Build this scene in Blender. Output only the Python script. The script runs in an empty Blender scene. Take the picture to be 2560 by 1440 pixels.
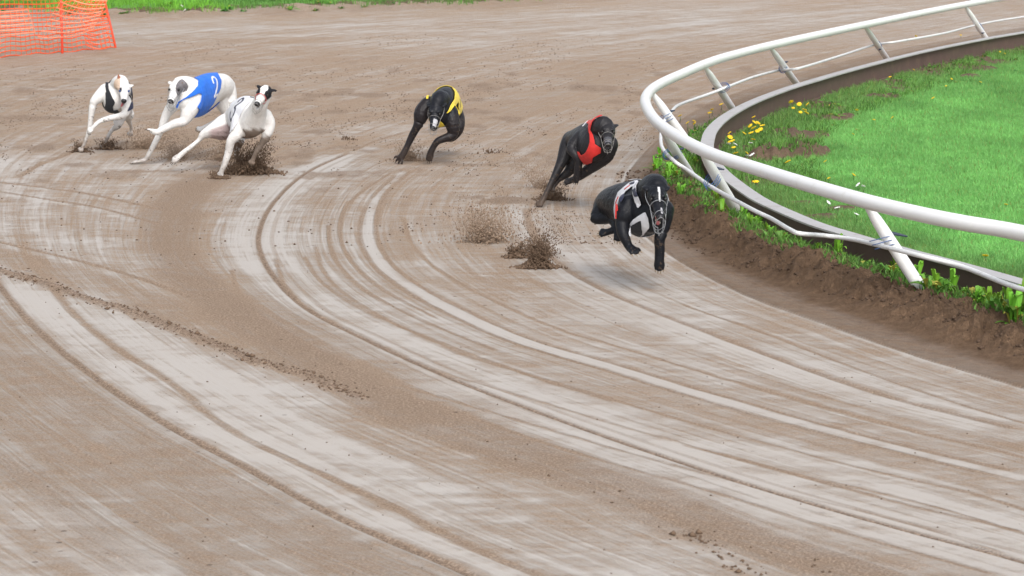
import bpy, math, random
import numpy as np
from mathutils import Vector, Matrix
from mathutils.bvhtree import BVHTree
rnd = random.Random(7)
rs = np.random.RandomState(11)
SC = bpy.context.scene
COL = SC.collection
# ------------------------------------------------------------------ camera, sky, sun
FPX, HC, PY0 = 7111.0, 2.7, 1070.0          # focal length in photo pixels, eye height, pixels from centre up to the horizon
PITCH = math.atan(PY0 / FPX)
cam = bpy.data.cameras.new('camera'); camo = bpy.data.objects.new('camera', cam); COL.objects.link(camo)
camo.location = (0, 0, HC); camo.rotation_euler = (math.pi/2 - PITCH, 0, 0)
cam.sensor_width = 36; cam.lens = FPX / 2560 * 36; cam.clip_end = 3000
cam.dof.use_dof = True; cam.dof.focus_distance = 21.0; cam.dof.aperture_fstop = 9.0
SC.camera = camo
world = bpy.data.worlds.new('World'); SC.world = world; world.use_nodes = True
wn = world.node_tree; bg = wn.nodes['Background']
sky = wn.nodes.new('ShaderNodeTexSky'); sky.sky_type = 'NISHITA'; sky.sun_disc = False
sky.sun_elevation = math.radians(48); sky.sun_rotation = math.radians(165)
sky.air_density = 1.0; sky.dust_density = 4.0; sky.ozone_density = 0.6
hs = wn.nodes.new('ShaderNodeHueSaturation'); hs.inputs['Saturation'].default_value = 0.33
wn.links.new(sky.outputs[0], hs.inputs['Color']); wn.links.new(hs.outputs[0], bg.inputs['Color'])
bg.inputs['Strength'].default_value = 0.15
sun = bpy.data.lights.new('sun', 'SUN'); suno = bpy.data.objects.new('sun', sun); COL.objects.link(suno)
sun.energy = 1.15; sun.angle = math.radians(30); sun.color = (1, .97, .93)
suno.rotation_euler = (math.radians(42), 0, math.radians(15))
SC.view_settings.view_transform = 'Standard'; SC.view_settings.look = 'None'
SC.view_settings.exposure = 0.43; SC.view_settings.gamma = 1

# ------------------------------------------------------------------ helpers
CP, SP = math.cos(PITCH), math.sin(PITCH)
def ray(px, py):
    a = (px-1280)/FPX; b = (720-py)/FPX
    return np.array([a, CP + b*SP, -SP + b*CP])
def G(px, py, z=0.0):
    r = ray(px, py); k = (z-HC)/r[2]
    return np.array([r[0]*k, r[1]*k, z])
def PD(px, py, y):
    r = ray(px, py); k = y/r[1]
    return np.array([r[0]*k, y, HC + r[2]*k])
def proj(P):                                   # world -> photo pixels, arrays
    P = np.asarray(P); x = P[..., 0]; y = P[..., 1]; z = P[..., 2]-HC
    d = y*CP - z*SP; u = y*SP + z*CP
    return 1280 + FPX*x/d, 720 - FPX*u/d
def tag(o, label=None, cat=None, group=None, kind=None):
    if label: o['label'] = label
    if cat: o['category'] = cat
    if group: o['group'] = group
    if kind: o['kind'] = kind
    return o
def empty(name, loc=(0, 0, 0)):
    o = bpy.data.objects.new(name, None); COL.objects.link(o); o.location = tuple(float(a) for a in loc)
    o.empty_display_size = .1
    return o
def link(name, me, parent=None, mats=()):
    o = bpy.data.objects.new(name, me); COL.objects.link(o)
    for m in mats: me.materials.append(m)
    if parent:
        o.parent = parent; o.matrix_parent_inverse = Matrix.Translation(parent.location).inverted()
    return o
def smooth(me):
    me.polygons.foreach_set('use_smooth', [True]*len(me.polygons))
def mesh_np(name, V, F):                       # F: (n,k) int array, all same size
    me = bpy.data.meshes.new(name); V = np.asarray(V, dtype=np.float32); F = np.asarray(F, dtype=np.int32)
    n, k = F.shape
    me.vertices.add(len(V)); me.vertices.foreach_set('co', V.ravel())
    me.loops.add(n*k); me.loops.foreach_set('vertex_index', F.ravel())
    me.polygons.add(n); me.polygons.foreach_set('loop_start', np.arange(0, n*k, k, dtype=np.int32))
    me.polygons.foreach_set('loop_total', np.full(n, k, dtype=np.int32))
    me.update(calc_edges=True)
    return me
def fattr(me, name, arr):
    a = me.attributes.new(name, 'FLOAT', 'POINT'); a.data.foreach_set('value', np.asarray(arr, np.float32).ravel())
def cattr(me, name, arr):                      # n x 3
    a = me.attributes.new(name, 'FLOAT_COLOR', 'POINT'); arr = np.asarray(arr, np.float32)
    a.data.foreach_set('color', np.concatenate([arr, np.ones((len(arr), 1), np.float32)], 1).ravel())
def catmull(P, n=8):
    P = np.asarray(P, float); out = []
    Q = np.vstack([2*P[0]-P[1], P, 2*P[-1]-P[-2]])
    for i in range(1, len(Q)-2):
        for k in range(n):
            t = k/n
            out.append(.5*((2*Q[i])+(-Q[i-1]+Q[i+1])*t+(2*Q[i-1]-5*Q[i]+4*Q[i+1]-Q[i+2])*t*t+(-Q[i-1]+3*Q[i]-3*Q[i+1]+Q[i+2])*t**3))
    out.append(P[-1]); return np.array(out)
class MB:                                       # mesh collector
    def __init__(s): s.v = []; s.f = []
    def add(s, V, F):
        b = len(s.v); s.v += [tuple(map(float, p)) for p in V]; s.f += [tuple(int(i)+b for i in f) for f in F]
    def loft(s, P, A, B, up=(0, 0, 1), n=14, sub=4, profile=None):
        """closed tube; A half size along up, B half size sideways"""
        P = np.asarray(P, float); m = len(P)
        A = np.broadcast_to(np.asarray(A, float), (m,)); B = np.broadcast_to(np.asarray(B, float), (m,))
        if sub > 1 and m > 2:
            Q = catmull(np.column_stack([P, A, B]), sub); P = Q[:, :3]; A = np.maximum(Q[:, 3], .001); B = np.maximum(Q[:, 4], .001)
        up = np.asarray(up, float); T = np.gradient(P, axis=0); V = []
        last = None
        for i in range(len(P)):
            t = T[i]/(np.linalg.norm(T[i])+1e-9)
            side = np.cross(t, up)
            if np.linalg.norm(side) < .15: side = last if last is not None else np.cross(t, (1, .2, 0))
            side = side/np.linalg.norm(side)
            if last is not None and np.dot(side, last) < 0: side = -side
            last = side
            w = np.cross(side, t); w /= np.linalg.norm(w)
            for k in range(n):
                a = 2*math.pi*k/n
                V.append(P[i]+side*math.cos(a)*B[i]+w*math.sin(a)*A[i])
        L = len(P); F = []
        for i in range(L-1):
            for k in range(n):
                k2 = (k+1) % n
                F.append((i*n+k, i*n+k2, (i+1)*n+k2, (i+1)*n+k))
        F.append(tuple(range(n-1, -1, -1))); F.append(tuple((L-1)*n+k for k in range(n)))
        s.add(V, F)
    def ell(s, c, r, M=None, nu=14, nv=8):
        V = [(0, 0, 1)]
        for j in range(1, nv):
            th = math.pi*j/nv
            for i in range(nu):
                a = 2*math.pi*i/nu; V.append((math.sin(th)*math.cos(a), math.sin(th)*math.sin(a), math.cos(th)))
        V.append((0, 0, -1)); V = np.array(V)*np.asarray(r)
        if M is not None: V = V @ np.asarray(M).T
        V = V+np.asarray(c); F = []
        for i in range(nu): F.append((0, 1+i, 1+(i+1) % nu))
        for j in range(nv-2):
            for i in range(nu):
                a = 1+j*nu+i; b = 1+j*nu+(i+1) % nu; F.append((a, a+nu, b+nu, b))
        e = len(V)-1; o = 1+(nv-2)*nu
        for i in range(nu): F.append((e, o+(i+1) % nu, o+i))
        s.add(V, F)
    def mesh(s, name, sm=True):
        me = bpy.data.meshes.new(name); me.from_pydata(s.v, [], s.f); me.update()
        if sm: smooth(me)
        return me
    def build(s, name, mat, parent=None, sm=True): return link(name, s.mesh(name, sm), parent, [mat])

def vnoise(x, y, seed=0):
    x = np.asarray(x, float); y = np.asarray(y, float)
    xi = np.floor(x).astype(np.int64); yi = np.floor(y).astype(np.int64); fx = x-xi; fy = y-yi
    fx = fx*fx*(3-2*fx); fy = fy*fy*(3-2*fy)
    def h(a, b):
        n = (a*374761393 + b*668265263 + seed*974711) & 0x7fffffff
        n = ((n ^ (n >> 13))*1274126177) & 0x7fffffff
        return ((n ^ (n >> 16)) & 0xffff)/65535.0
    return (h(xi, yi)*(1-fx)+h(xi+1, yi)*fx)*(1-fy)+(h(xi, yi+1)*(1-fx)+h(xi+1, yi+1)*fx)*fy
def fbm(x, y, o=4, seed=0):
    s = 0; a = .5; t = 0
    for i in range(o):
        s = s+a*vnoise(x*2**i, y*2**i, seed+i); t += a; a *= .55
    return s/t
def sstep(a, b, x):
    t = np.clip((x-a)/(b-a), 0, 1); return t*t*(3-2*t)

# ------------------------------------------------------------------ materials
def mat(name):
    m = bpy.data.materials.new(name); m.use_nodes = True
    return m, m.node_tree.nodes, m.node_tree.links, m.node_tree.nodes['Principled BSDF']
def nmix(nt, lk, a, b, f, blend='MIX'):
    n = nt.new('ShaderNodeMix'); n.data_type = 'RGBA'; n.blend_type = blend
    for s, v in ((n.inputs[6], a), (n.inputs[7], b), (n.inputs[0], f)):
        if hasattr(v, 'links') or hasattr(v, 'is_output'): lk.new(v, s)
        else: s.default_value = v if isinstance(v, (int, float)) else (*v, 1)
    return n.outputs[2]
def nattr(nt, name, out='Fac'):
    n = nt.new('ShaderNodeAttribute'); n.attribute_name = name; return n.outputs[out]
def nnoise(nt, lk, vec, scale, detail=4, rough=.6):
    n = nt.new('ShaderNodeTexNoise'); n.inputs['Scale'].default_value = scale; n.inputs['Detail'].default_value = detail
    n.inputs['Roughness'].default_value = rough
    if vec is not None: lk.new(vec, n.inputs['Vector'])
    return n.outputs['Fac']
def nmath(nt, lk, op, a, b=None, c=None, clamp=False):
    n = nt.new('ShaderNodeMath'); n.operation = op; n.use_clamp = clamp
    for i, v in enumerate((a, b, c)):
        if v is None: continue
        if isinstance(v, (int, float)): n.inputs[i].default_value = v
        else: lk.new(v, n.inputs[i])
    return n.outputs[0]
def nramp(nt, lk, f, lo, hi):
    n = nt.new('ShaderNodeMapRange'); n.interpolation_type = 'SMOOTHSTEP'
    n.inputs['From Min'].default_value = lo; n.inputs['From Max'].default_value = hi; lk.new(f, n.inputs['Value'])
    return n.outputs['Result']
def nmap(nt, lk, vec, sc):
    n = nt.new('ShaderNodeMapping'); n.inputs['Scale'].default_value = sc; lk.new(vec, n.inputs['Vector']); return n.outputs[0]
def nbump(nt, lk, h, dist, strength=1.0):
    n = nt.new('ShaderNodeBump'); n.inputs['Distance'].default_value = dist; n.inputs['Strength'].default_value = strength
    lk.new(h, n.inputs['Height']); return n.outputs[0]
def simple(name, c, rough=.5, var=.12, scale=20, bump=0, spec=.5, dirt=None, dirtscale=6):
    m, nt, lk, bs = mat(name)
    pos = nt.new('ShaderNodeTexCoord').outputs['Object']
    f = nnoise(nt, lk, pos, scale)
    col = nmix(nt, lk, [a*(1-var) for a in c], [min(1, a*(1+var)) for a in c], f)
    if dirt:
        g = nnoise(nt, lk, pos, dirtscale, 6, .7)
        col = nmix(nt, lk, col, dirt, nmath(nt, lk, 'MULTIPLY', nramp(nt, lk, g, .52, .72), .6))
    lk.new(col, bs.inputs['Base Color']); bs.inputs['Roughness'].default_value = rough
    bs.inputs['Specular IOR Level'].default_value = spec
    if bump: lk.new(nbump(nt, lk, f, bump), bs.inputs['Normal'])
    return m
# track: wet silt / loose sand by attribute
def track_mat():
    m, nt, lk, bs = mat('wet_sand')
    geo = nt.new('ShaderNodeNewGeometry').outputs['Position']
    uv = nt.new('ShaderNodeUVMap'); uv.uv_map = 'track'; uvo = uv.outputs[0]
    wet = nattr(nt, 'wet'); dark = nattr(nt, 'dark'); bank = nattr(nt, 'bank')
    streak = nnoise(nt, lk, nmap(nt, lk, uvo, (9, .22, 1)), 1.0, 7, .68)
    streak2 = nnoise(nt, lk, nmap(nt, lk, uvo, (38, .5, 1)), 1.0, 4, .6)
    blotch = nnoise(nt, lk, nmap(nt, lk, geo, (1.1, 1.3, 1)), 1.0, 9, .76)
    fine = nnoise(nt, lk, nmap(nt, lk, geo, (8, 11, 14)), 1.0, 6, .75)
    grain = nramp(nt, lk, nnoise(nt, lk, geo, 80, 3, .75), .36, .64)
    streak3 = nnoise(nt, lk, nmap(nt, lk, uvo, (85, .9, 1)), 1.0, 3, .6)
    wisp = nnoise(nt, lk, nmap(nt, lk, geo, (3.0, 5.5, 1)), 1.0, 8, .76)
    w = nmath(nt, lk, 'ADD', wet, nmath(nt, lk, 'MULTIPLY_ADD', streak, 1.7, -.85))
    w = nmath(nt, lk, 'ADD', w, nmath(nt, lk, 'MULTIPLY_ADD', streak2, 1.3, -.65))
    w = nmath(nt, lk, 'ADD', w, nmath(nt, lk, 'MULTIPLY_ADD', streak3, .3, -.15))
    w = nmath(nt, lk, 'ADD', w, nmath(nt, lk, 'MULTIPLY_ADD', blotch, 1.5, -.75))
    w = nmath(nt, lk, 'ADD', w, nmath(nt, lk, 'MULTIPLY_ADD', wisp, 1.9, -.95))
    w = nmath(nt, lk, 'ADD', w, nmath(nt, lk, 'MULTIPLY_ADD', fine, .9, -.45))
    W = nramp(nt, lk, w, -.02, 1.2)
    dry = nmix(nt, lk, (.33, .230, .160), (.625, .475, .355), nmath(nt, lk, 'MULTIPLY_ADD', grain, .6, nmath(nt, lk, 'MULTIPLY', fine, .4)))
    dk = nmix(nt, lk, (.145, .095, .066), (.56, .42, .315), nmath(nt, lk, 'MULTIPLY_ADD', grain, .8, nmath(nt, lk, 'MULTIPLY', fine, .25)))
    silt = nmix(nt, lk, (.42, .362, .308), (.478, .450, .422), nmath(nt, lk, 'MULTIPLY_ADD', streak2, .5, nmath(nt, lk, 'MULTIPLY', blotch, .5)))
    c = nmix(nt, lk, dry, silt, W)
    dd = nmath(nt, lk, 'ADD', dark, nmath(nt, lk, 'MULTIPLY_ADD', fine, .5, -.27), clamp=True)
    dd = nmath(nt, lk, 'MULTIPLY', dd, nramp(nt, lk, dark, .0, .25))
    c = nmix(nt, lk, c, dk, dd)
    soil = nmix(nt, lk, (.062, .036, .021), (.34, .222, .142), nmath(nt, lk, 'MULTIPLY_ADD', nnoise(nt, lk, geo, 16, 8, .7), 1.15, -.08, clamp=True))
    c = nmix(nt, lk, c, soil, bank)
    # sparse dark pellets
    vo = nt.new('ShaderNodeTexVoronoi'); vo.inputs['Scale'].default_value = 7; lk.new(geo, vo.inputs['Vector'])
    pel = nmath(nt, lk, 'LESS_THAN', vo.outputs['Distance'], .09)
    pel = nmath(nt, lk, 'MULTIPLY', pel, nramp(nt, lk, nnoise(nt, lk, geo, .9, 4, .7), .5, .62))
    c = nmix(nt, lk, c, (.10, .065, .045), nmath(nt, lk, 'MULTIPLY', pel, .75))
    lk.new(c, bs.inputs['Base Color'])
    Wn = nmath(nt, lk, 'MULTIPLY', W, nmath(nt, lk, 'SUBTRACT', 1.0, nmath(nt, lk, 'MAXIMUM', dd, bank), clamp=True))
    r = nmath(nt, lk, 'MULTIPLY_ADD', Wn, -.42, .86)
    lk.new(r, bs.inputs['Roughness'])
    lk.new(nmath(nt, lk, 'MULTIPLY_ADD', Wn, .35, .12), bs.inputs['Specular IOR Level'])
    h = nmath(nt, lk, 'MULTIPLY_ADD', grain, .7, nmath(nt, lk, 'MULTIPLY_ADD', nnoise(nt, lk, geo, 38, 4, .7), .8, fine))
    h = nmath(nt, lk, 'MULTIPLY', h, nmath(nt, lk, 'MULTIPLY_ADD', Wn, -.93, 1.0))
    h = nmath(nt, lk, 'ADD', h, nmath(nt, lk, 'MULTIPLY', streak2, .25))
    lk.new(nbump(nt, lk, h, .014, .95), bs.inputs['Normal'])
    return m
M_TRACK = track_mat()
def lawn_mat():
    m, nt, lk, bs = mat('lawn_soil_and_turf')
    geo = nt.new('ShaderNodeNewGeometry').outputs['Position']
    n1 = nnoise(nt, lk, geo, 2.2, 6, .7); n2 = nnoise(nt, lk, geo, 26, 5, .7)
    g = nmix(nt, lk, (.07, .20, .035), (.21, .45, .11), nmath(nt, lk, 'MULTIPLY_ADD', n2, .7, nmath(nt, lk, 'MULTIPLY', n1, .3)))
    s = nmix(nt, lk, (.07, .045, .03), (.24, .17, .12), nnoise(nt, lk, geo, 22, 7, .72))
    b = nmath(nt, lk, 'ADD', nattr(nt, 'bare'), nmath(nt, lk, 'MULTIPLY_ADD', n2, .7, -.35))
    lk.new(nmix(nt, lk, g, s, nramp(nt, lk, b, .3, .6)), bs.inputs['Base Color'])
    bs.inputs['Roughness'].default_value = .9; bs.inputs['Specular IOR Level'].default_value = .15
    lk.new(nbump(nt, lk, n2, .03), bs.inputs['Normal']); return m
M_LAWN = lawn_mat()
def leafy(name, trans=.25, rough=.55):
    m, nt, lk, bs = mat(name)
    c = nattr(nt, 'col', 'Color')
    oi = nt.new('ShaderNodeObjectInfo').outputs['Random']
    hv = nt.new('ShaderNodeHueSaturation'); lk.new(c, hv.inputs['Color'])
    lk.new(nmath(nt, lk, 'MULTIPLY_ADD', oi, .04, .48), hv.inputs['Hue']); lk.new(nmath(nt, lk, 'MULTIPLY_ADD', oi, .5, .75), hv.inputs['Value'])
    lk.new(hv.outputs[0], bs.inputs['Base Color'])
    bs.inputs['Roughness'].default_value = rough; bs.inputs['Specular IOR Level'].default_value = .35
    bs.inputs['Subsurface Weight'].default_value = 0
    tr = nt.new('ShaderNodeBsdfTranslucent'); lk.new(hv.outputs[0], tr.inputs[0])
    mx = nt.new('ShaderNodeMixShader'); mx.inputs[0].default_value = trans
    lk.new(bs.outputs[0], mx.inputs[1]); lk.new(tr.outputs[0], mx.inputs[2]); lk.new(mx.outputs[0], nt['Material Output'].inputs[0])
    return m
M_LEAF = leafy('leaf'); M_GRASS = leafy('grass_blade', .3, .6)
M_WHITE = simple('white_plastic_pipe', (.84, .84, .85), .32, .02, 5, dirt=(.70, .68, .64), dirtscale=5)
M_HOSE = simple('white_hose', (.76, .77, .78), .4, .06, 8, dirt=(.35, .33, .3), dirtscale=12)
M_KTOP = simple('weathered_grey_steel', (.44, .43, .435), .45, .1, 9, dirt=(.24, .18, .14), dirtscale=7)
M_KWEB = simple('brown_painted_steel', (.125, .078, .067), .65, .25, 7, dirt=(.19, .12, .085), dirtscale=4)
M_TIE = simple('blue_twine', (.05, .12, .30), .6, .2)
M_STICK = simple('dark_peg', (.03, .045, .08), .5, .2)
M_CLOD = simple('wet_dark_sand', (.155, .105, .072), .85, .5, 60, spec=.2)
M_CLOD2 = simple('flying_sand', (.33, .245, .18), .85, .4, 60, spec=.2)
M_YEL = simple('yellow_petals', (.85, .58, .01), .6, .1)
M_WPET = simple('white_petals', (.85, .85, .83), .6, .05)
M_NET = simple('orange_plastic_mesh', (.97, .115, .018), .45, .12)
M_FLAP = simple('painted_sheen_orange_mesh', (.97, .30, .17), .4, .1)  # paler, pinker orange: reflected sheen on the folds painted into the colour
M_POLE = simple('red_orange_pole', (.72, .055, .015), .4, .12)

# ------------------------------------------------------------------ traced ground lines (photo pixels on the ground plane)
L_IN = [(3600,1330),(3200,1190),(2900,1090),(2560,977),(2338,911),(2199,865),(2060,815),(1904,760),(1818,722),(1729,675),(1660,631),(1609,589),(1572,540),(1556,490),(1567,440),(1595,400),(1640,352),(1700,300),(1790,252),(1920,205),(2080,160),(2300,112),(2600,62),(3000,8),(3600,-60)]
KERB = [(3600,1060),(3200,910),(2900,808),(2700,748),(2560,706),(2400,661),(2250,622),(2120,584.5),(2040,560),(1962,528),(1895,496),(1837,456),(1800,425),(1777,394),(1768,372),(1769,353),(1780,324),(1815,291),(1878,256),(1960,224),(2040,199),(2138,171),(2300,130),(2456,98),(2560,80),(2900,24),(3300,-30),(3900,-95)]
GUIDES = [L_IN,
 [(3600,1400),(2900,1180),(2560,1078),(2200,985),(1900,880),(1640,780),(1500,720),(1400,660),(1335,590),(1312,520),(1350,450),(1430,385),(1560,300),(1750,222),(2000,152),(2300,93),(2900,-5),(3600,-80)],
 [(3600,1520),(2900,1300),(2560,1195),(2200,1110),(1800,1000),(1500,910),(1300,850),(1120,770),(1000,700),(940,640),(918,570),(945,490),(1010,430),(1110,380),(1300,290),(1550,205),(1900,125),(2300,62),(2900,-22),(3600,-90)],
 [(3600,1750),(2900,1510),(2560,1405),(2162,1297),(1831,1198),(1500,1086),(1240,990),(1080,925),(920,850),(780,780),(700,710),(655,640),(648,580),(685,505),(765,432),(880,378),(1000,338),(1250,255),(1550,168),(1900,98),(2300,38),(2900,-36),(3600,-100)],
 [(3600,1900),(2900,1680),(2500,1560),(2100,1440),(1750,1310),(1600,1235),(1400,1160),(1200,1090),(1000,1010),(850,930),(700,840),(560,750),(460,680),(420,620),(430,550),(480,480),(600,395),(800,318),(1100,225),(1500,130),(2000,58),(2600,-12),(3600,-110)],
 [(2600,1950),(1700,1640),(1400,1520),(1200,1440),(950,1340),(800,1270),(620,1170),(450,1080),(290,980),(170,890),(80,810),(5,720),(-60,620),(-90,500),(-30,390),(150,300),(400,225),(800,145),(1300,78),(2000,15),(2900,-58),(3600,-120)],
 [(1600,2000),(1000,1750),(700,1620),(400,1450),(150,1300),(-100,1100),(-350,850),(-500,600),(-450,400),(-200,230),(100,160),(500,95),(1000,45),(1800,-8),(2900,-75),(3600,-135)]]
TV = [0, .9, 1.9, 3.0, 3.8, 5.2, 7.5]
def gline(pp, n=6): return catmull([G(a, b)[:2] for a, b in pp], n)

# ------------------------------------------------------------------ ground lattice
cols = np.concatenate([np.linspace(-1500, -120, 50)[:-1], np.arange(-120, 2690, 3.0), np.linspace(2690, 4000, 50)])
rows = np.concatenate([-130-np.linspace(1, 0, 14)[:-1]*130, np.arange(-130, 1480, 2.3), np.linspace(1482, 2300, 60)])
NX, NY = len(cols), len(rows)
RAYX, _ = np.meshgrid((cols-1280)/FPX, rows); bb = (720-rows)/FPX
k = HC/(SP-bb*CP)
GX = (cols[None, :]-1280)/FPX*k[:, None]; GY = np.repeat(((CP+bb*SP)*k)[:, None], NX, 1)
PXg = np.repeat(cols[None, :], NY, 0); PYg = np.repeat(rows[:, None], NX, 1)
def polydist(X, Y, L):
    """signed distance (left of direction positive), arc length"""
    X = X.ravel(); Y = Y.ravel(); best = np.full(X.shape, 1e9); sg = np.zeros(X.shape); s = np.zeros(X.shape); acc = 0
    for i in range(len(L)-1):
        a = L[i]; d = L[i+1]-a; l = np.hypot(*d)
        if l < 1e-9: continue
        d = d/l; dx = X-a[0]; dy = Y-a[1]; t = np.clip(dx*d[0]+dy*d[1], 0, l)
        q = (dx-t*d[0])**2+(dy-t*d[1])**2; mk = q < best
        best[mk] = q[mk]; sg[mk] = np.where(d[0]*dy-d[1]*dx > 0, 1, -1)[mk]; s[mk] = (acc+t)[mk]; acc += l
    return np.sqrt(best)*sg, s
# coarse fields then bilinear upsampling in lattice index space
ci = np.unique(np.concatenate([np.arange(0, NX, 5), [NX-1]])); ri = np.unique(np.concatenate([np.arange(0, NY, 4), [NY-1]]))
cX = GX[np.ix_(ri, ci)]; cY = GY[np.ix_(ri, ci)]
def upsample(A):
    B = np.empty((len(ri), NX))
    for j in range(len(ri)): B[j] = np.interp(np.arange(NX), ci, A[j])
    C = np.empty((NY, NX)); idx = np.arange(NY); hi = np.clip(np.searchsorted(ri, idx, side='left'), 1, len(ri)-1); lo = hi-1
    f = (idx-ri[lo])/(ri[hi]-ri[lo]); return B[lo]*(1-f)[:, None]+B[hi]*f[:, None]
D = []; S0 = None
for gi, gl in enumerate(GUIDES):
    d, s = polydist(cX, cY, gline(gl)); D.append(d)
    if gi == 3: S0 = s.reshape(cX.shape)
# direction runs from near to far along the inner line; outside of the track lies to the left (positive)
t = np.zeros(cX.size)+TV[-1]+1; done = np.zeros(cX.size, bool)
t = np.where(D[-1] > 0, TV[-1]+D[-1], t); done |= D[-1] > 0
for i in range(len(TV)-2, -1, -1):
    mk = (D[i] > 0) & ~done
    q = np.abs(D[i])/(np.abs(D[i])+np.abs(D[i+1])+1e-9)
    t = np.where(mk, TV[i]+(TV[i+1]-TV[i])*q, t); done |= mk
t = np.where(done, t, D[0])
Tf = upsample(t.reshape(cX.shape)); Sf = upsample(S0)
din = upsample(D[0].reshape(cX.shape))                 # >0 on the track
KL = catmull([G(a, b, .218)[:2] for a, b in KERB], 6)
dk, sk = polydist(cX, cY, KL)
dk = upsample(dk.reshape(cX.shape))                    # >0 track side, <0 infield
# strokes
def stroke(pp, maxd):
    L = gline(pp, 5); q = catmull(pp, 5)
    out = np.full((NY, NX), 1e9); sg = np.ones((NY, NX)); sa = np.zeros((NY, NX)); acc = 0
    for i in range(len(L)-1):
        a = L[i]; d = L[i+1]-a; l = np.hypot(*d)
        if l < 1e-6: continue
        d = d/l
        dist = min(a[1], L[i+1][1]); mpx = maxd*FPX/max(dist, 5)*1.1; mpy = maxd*FPX*HC/max(dist, 5)**2*1.4+3
        c0, c1 = np.searchsorted(cols, [min(q[i][0], q[i+1][0])-mpx-3, max(q[i][0], q[i+1][0])+mpx+3])
        r0, r1 = np.searchsorted(rows, [min(q[i][1], q[i+1][1])-mpy, max(q[i][1], q[i+1][1])+mpy])
        sl = (slice(r0, r1), slice(c0, c1)); dx = GX[sl]-a[0]; dy = GY[sl]-a[1]; tt = np.clip(dx*d[0]+dy*d[1], 0, l)
        e = np.hypot(dx-tt*d[0], dy-tt*d[1]); mk = e < out[sl]
        o = out[sl]; o[mk] = e[mk]; g = sg[sl]; g[mk] = np.where(d[0]*dy-d[1]*dx > 0, 1., -1.)[mk]; z = sa[sl]; z[mk] = (acc+tt)[mk]; acc += l
    return out, sg, sa/max(acc, 1e-6)
wet = np.full((NY, NX), .52); dark = np.zeros((NY, NX)); Z = np.zeros((NY, NX)); bank = np.zeros((NY, NX))
# broad tone by distance up the track: far part is churned and matt
wet -= .22*sstep(470, 330, PYg)*sstep(60, 160, PYg)
wet += .12*sstep(700, 1000, PYg)
wob = fbm(GX*1.1, GY*.6, 4, 3)-.5
def band(pp, hw, w=0, dk_=0, soft=.6, taper=(0, 0), wander=.5):
    d, sg, sa = stroke(pp, hw*2.6)
    d = d*(1+wander*2*wob); m = sstep(hw*(1+soft), hw*(1-soft), d)
    if taper[0]: m = m*sstep(0, taper[0], sa)
    if taper[1]: m = m*sstep(1, 1-taper[1], sa)
    global wet, dark
    wet = wet+w*m*(.62 if w > 0 else .42); dark = np.maximum(dark, dk_*m)
def rut(pp, hw, depth, dk_=.6, w=0, side=0, taper=(0.02, 0.02)):
    """tyre groove with low ridges; side adds a twin line"""
    d, sg, sa = stroke(pp, hw*5+abs(side))
    global wet, dark, Z
    tp = sstep(0, taper[0]+1e-6, sa)*sstep(1, 1-taper[1]-1e-6, sa)
    ds = d*sg
    for off, a in ((0, 1),) + (((side, .28),) if side else ()):
        e = np.abs(ds-off); m = sstep(hw, hw*.3, e)*tp*a
        Z -= depth*.5*m; Z += depth*.22*np.exp(-((e-hw*1.5)/(hw*.5))**2)*tp*a
        dark = np.maximum(dark, dk_*m); wet = wet + .7*w*np.exp(-((e-hw*2.6)/(hw*1.3))**2)*tp*a - .5*m
off = lambda pp, dx, dy: [(a+dx, b+dy) for a, b in pp]
g3 = [p for p in GUIDES[3] if p[0] > 640]; main = g3[1:16]; rut([(880,378),(940,352),(1010,331)], .03, .005, .6, .1)
band(off(main, -38, 12), .17, .75, 0, .55); band(off(main, 45, -8), .12, .45, 0, .6)
rut(main, .028, .016, 1.0, .12, -.10)
band(off(main, 110, -30), .25, .25)
# dark loose-sand band
B1 = [(520,440),(465,490),(430,550),(425,620),(470,690),(570,765),(710,855),(860,945),(1010,1025),(1200,1095),(1400,1165),(1600,1235),(1760,1310),(2000,1390),(2200,1450),(2500,1560)]
band(B1, .20, -.5, .5, .6); band(off(B1, 30, -12), .34, -.45, 0, .5)
band([(560,740),(700,800),(860,890),(1000,960),(1200,1040)], .28, -.35, .2, .6)
# ridge of clods and tan strip above it
B2 = [(-150,640),(0,678),(100,705),(210,745),(330,780),(440,825),(560,870),(640,905),(760,935),(830,965),(900,990)]
d, sg, sa = stroke(B2, .3); lum = fbm(GX*22, GY*9, 3, 9)
Z += .018*np.exp(-(d/.035)**2)*(.4+1.2*lum)*sstep(1, .85, sa)
band(B2, .05, -.5, .9, .7); band(off(B2, 60, -25), .22, -.55, .18, .5); band(off(B2, 160, -55), .2, -.25, 0, .6)
B2p = off(B2, -20, 45); band(B2p[:-1], .2, .32, 0, .7)
# left rut
B3 = [(-200,420),(-110,560),(-40,660),(5,722),(80,810),(170,890),(290,980),(450,1080),(620,1170),(800,1270),(950,1340),(1100,1402),(1250,1470),(1500,1580)]
rut(B3, .036, .018, .9, .15, -.12); band(off(B3, 45, -14), .12, .4, .0, .6); band(off(B3, 170, -70), .16, .35, 0, .6)
band([(60,720),(170,770),(330,860),(470,940),(620,1040),(760,1130)], .2, .36, 0, .7)
rut([(130,720),(190,790),(290,870),(420,950),(570,1070),(750,1160),(950,1250),(1100,1330),(1300,1420),(1500,1500)], .04, .006, .3, .1)
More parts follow.
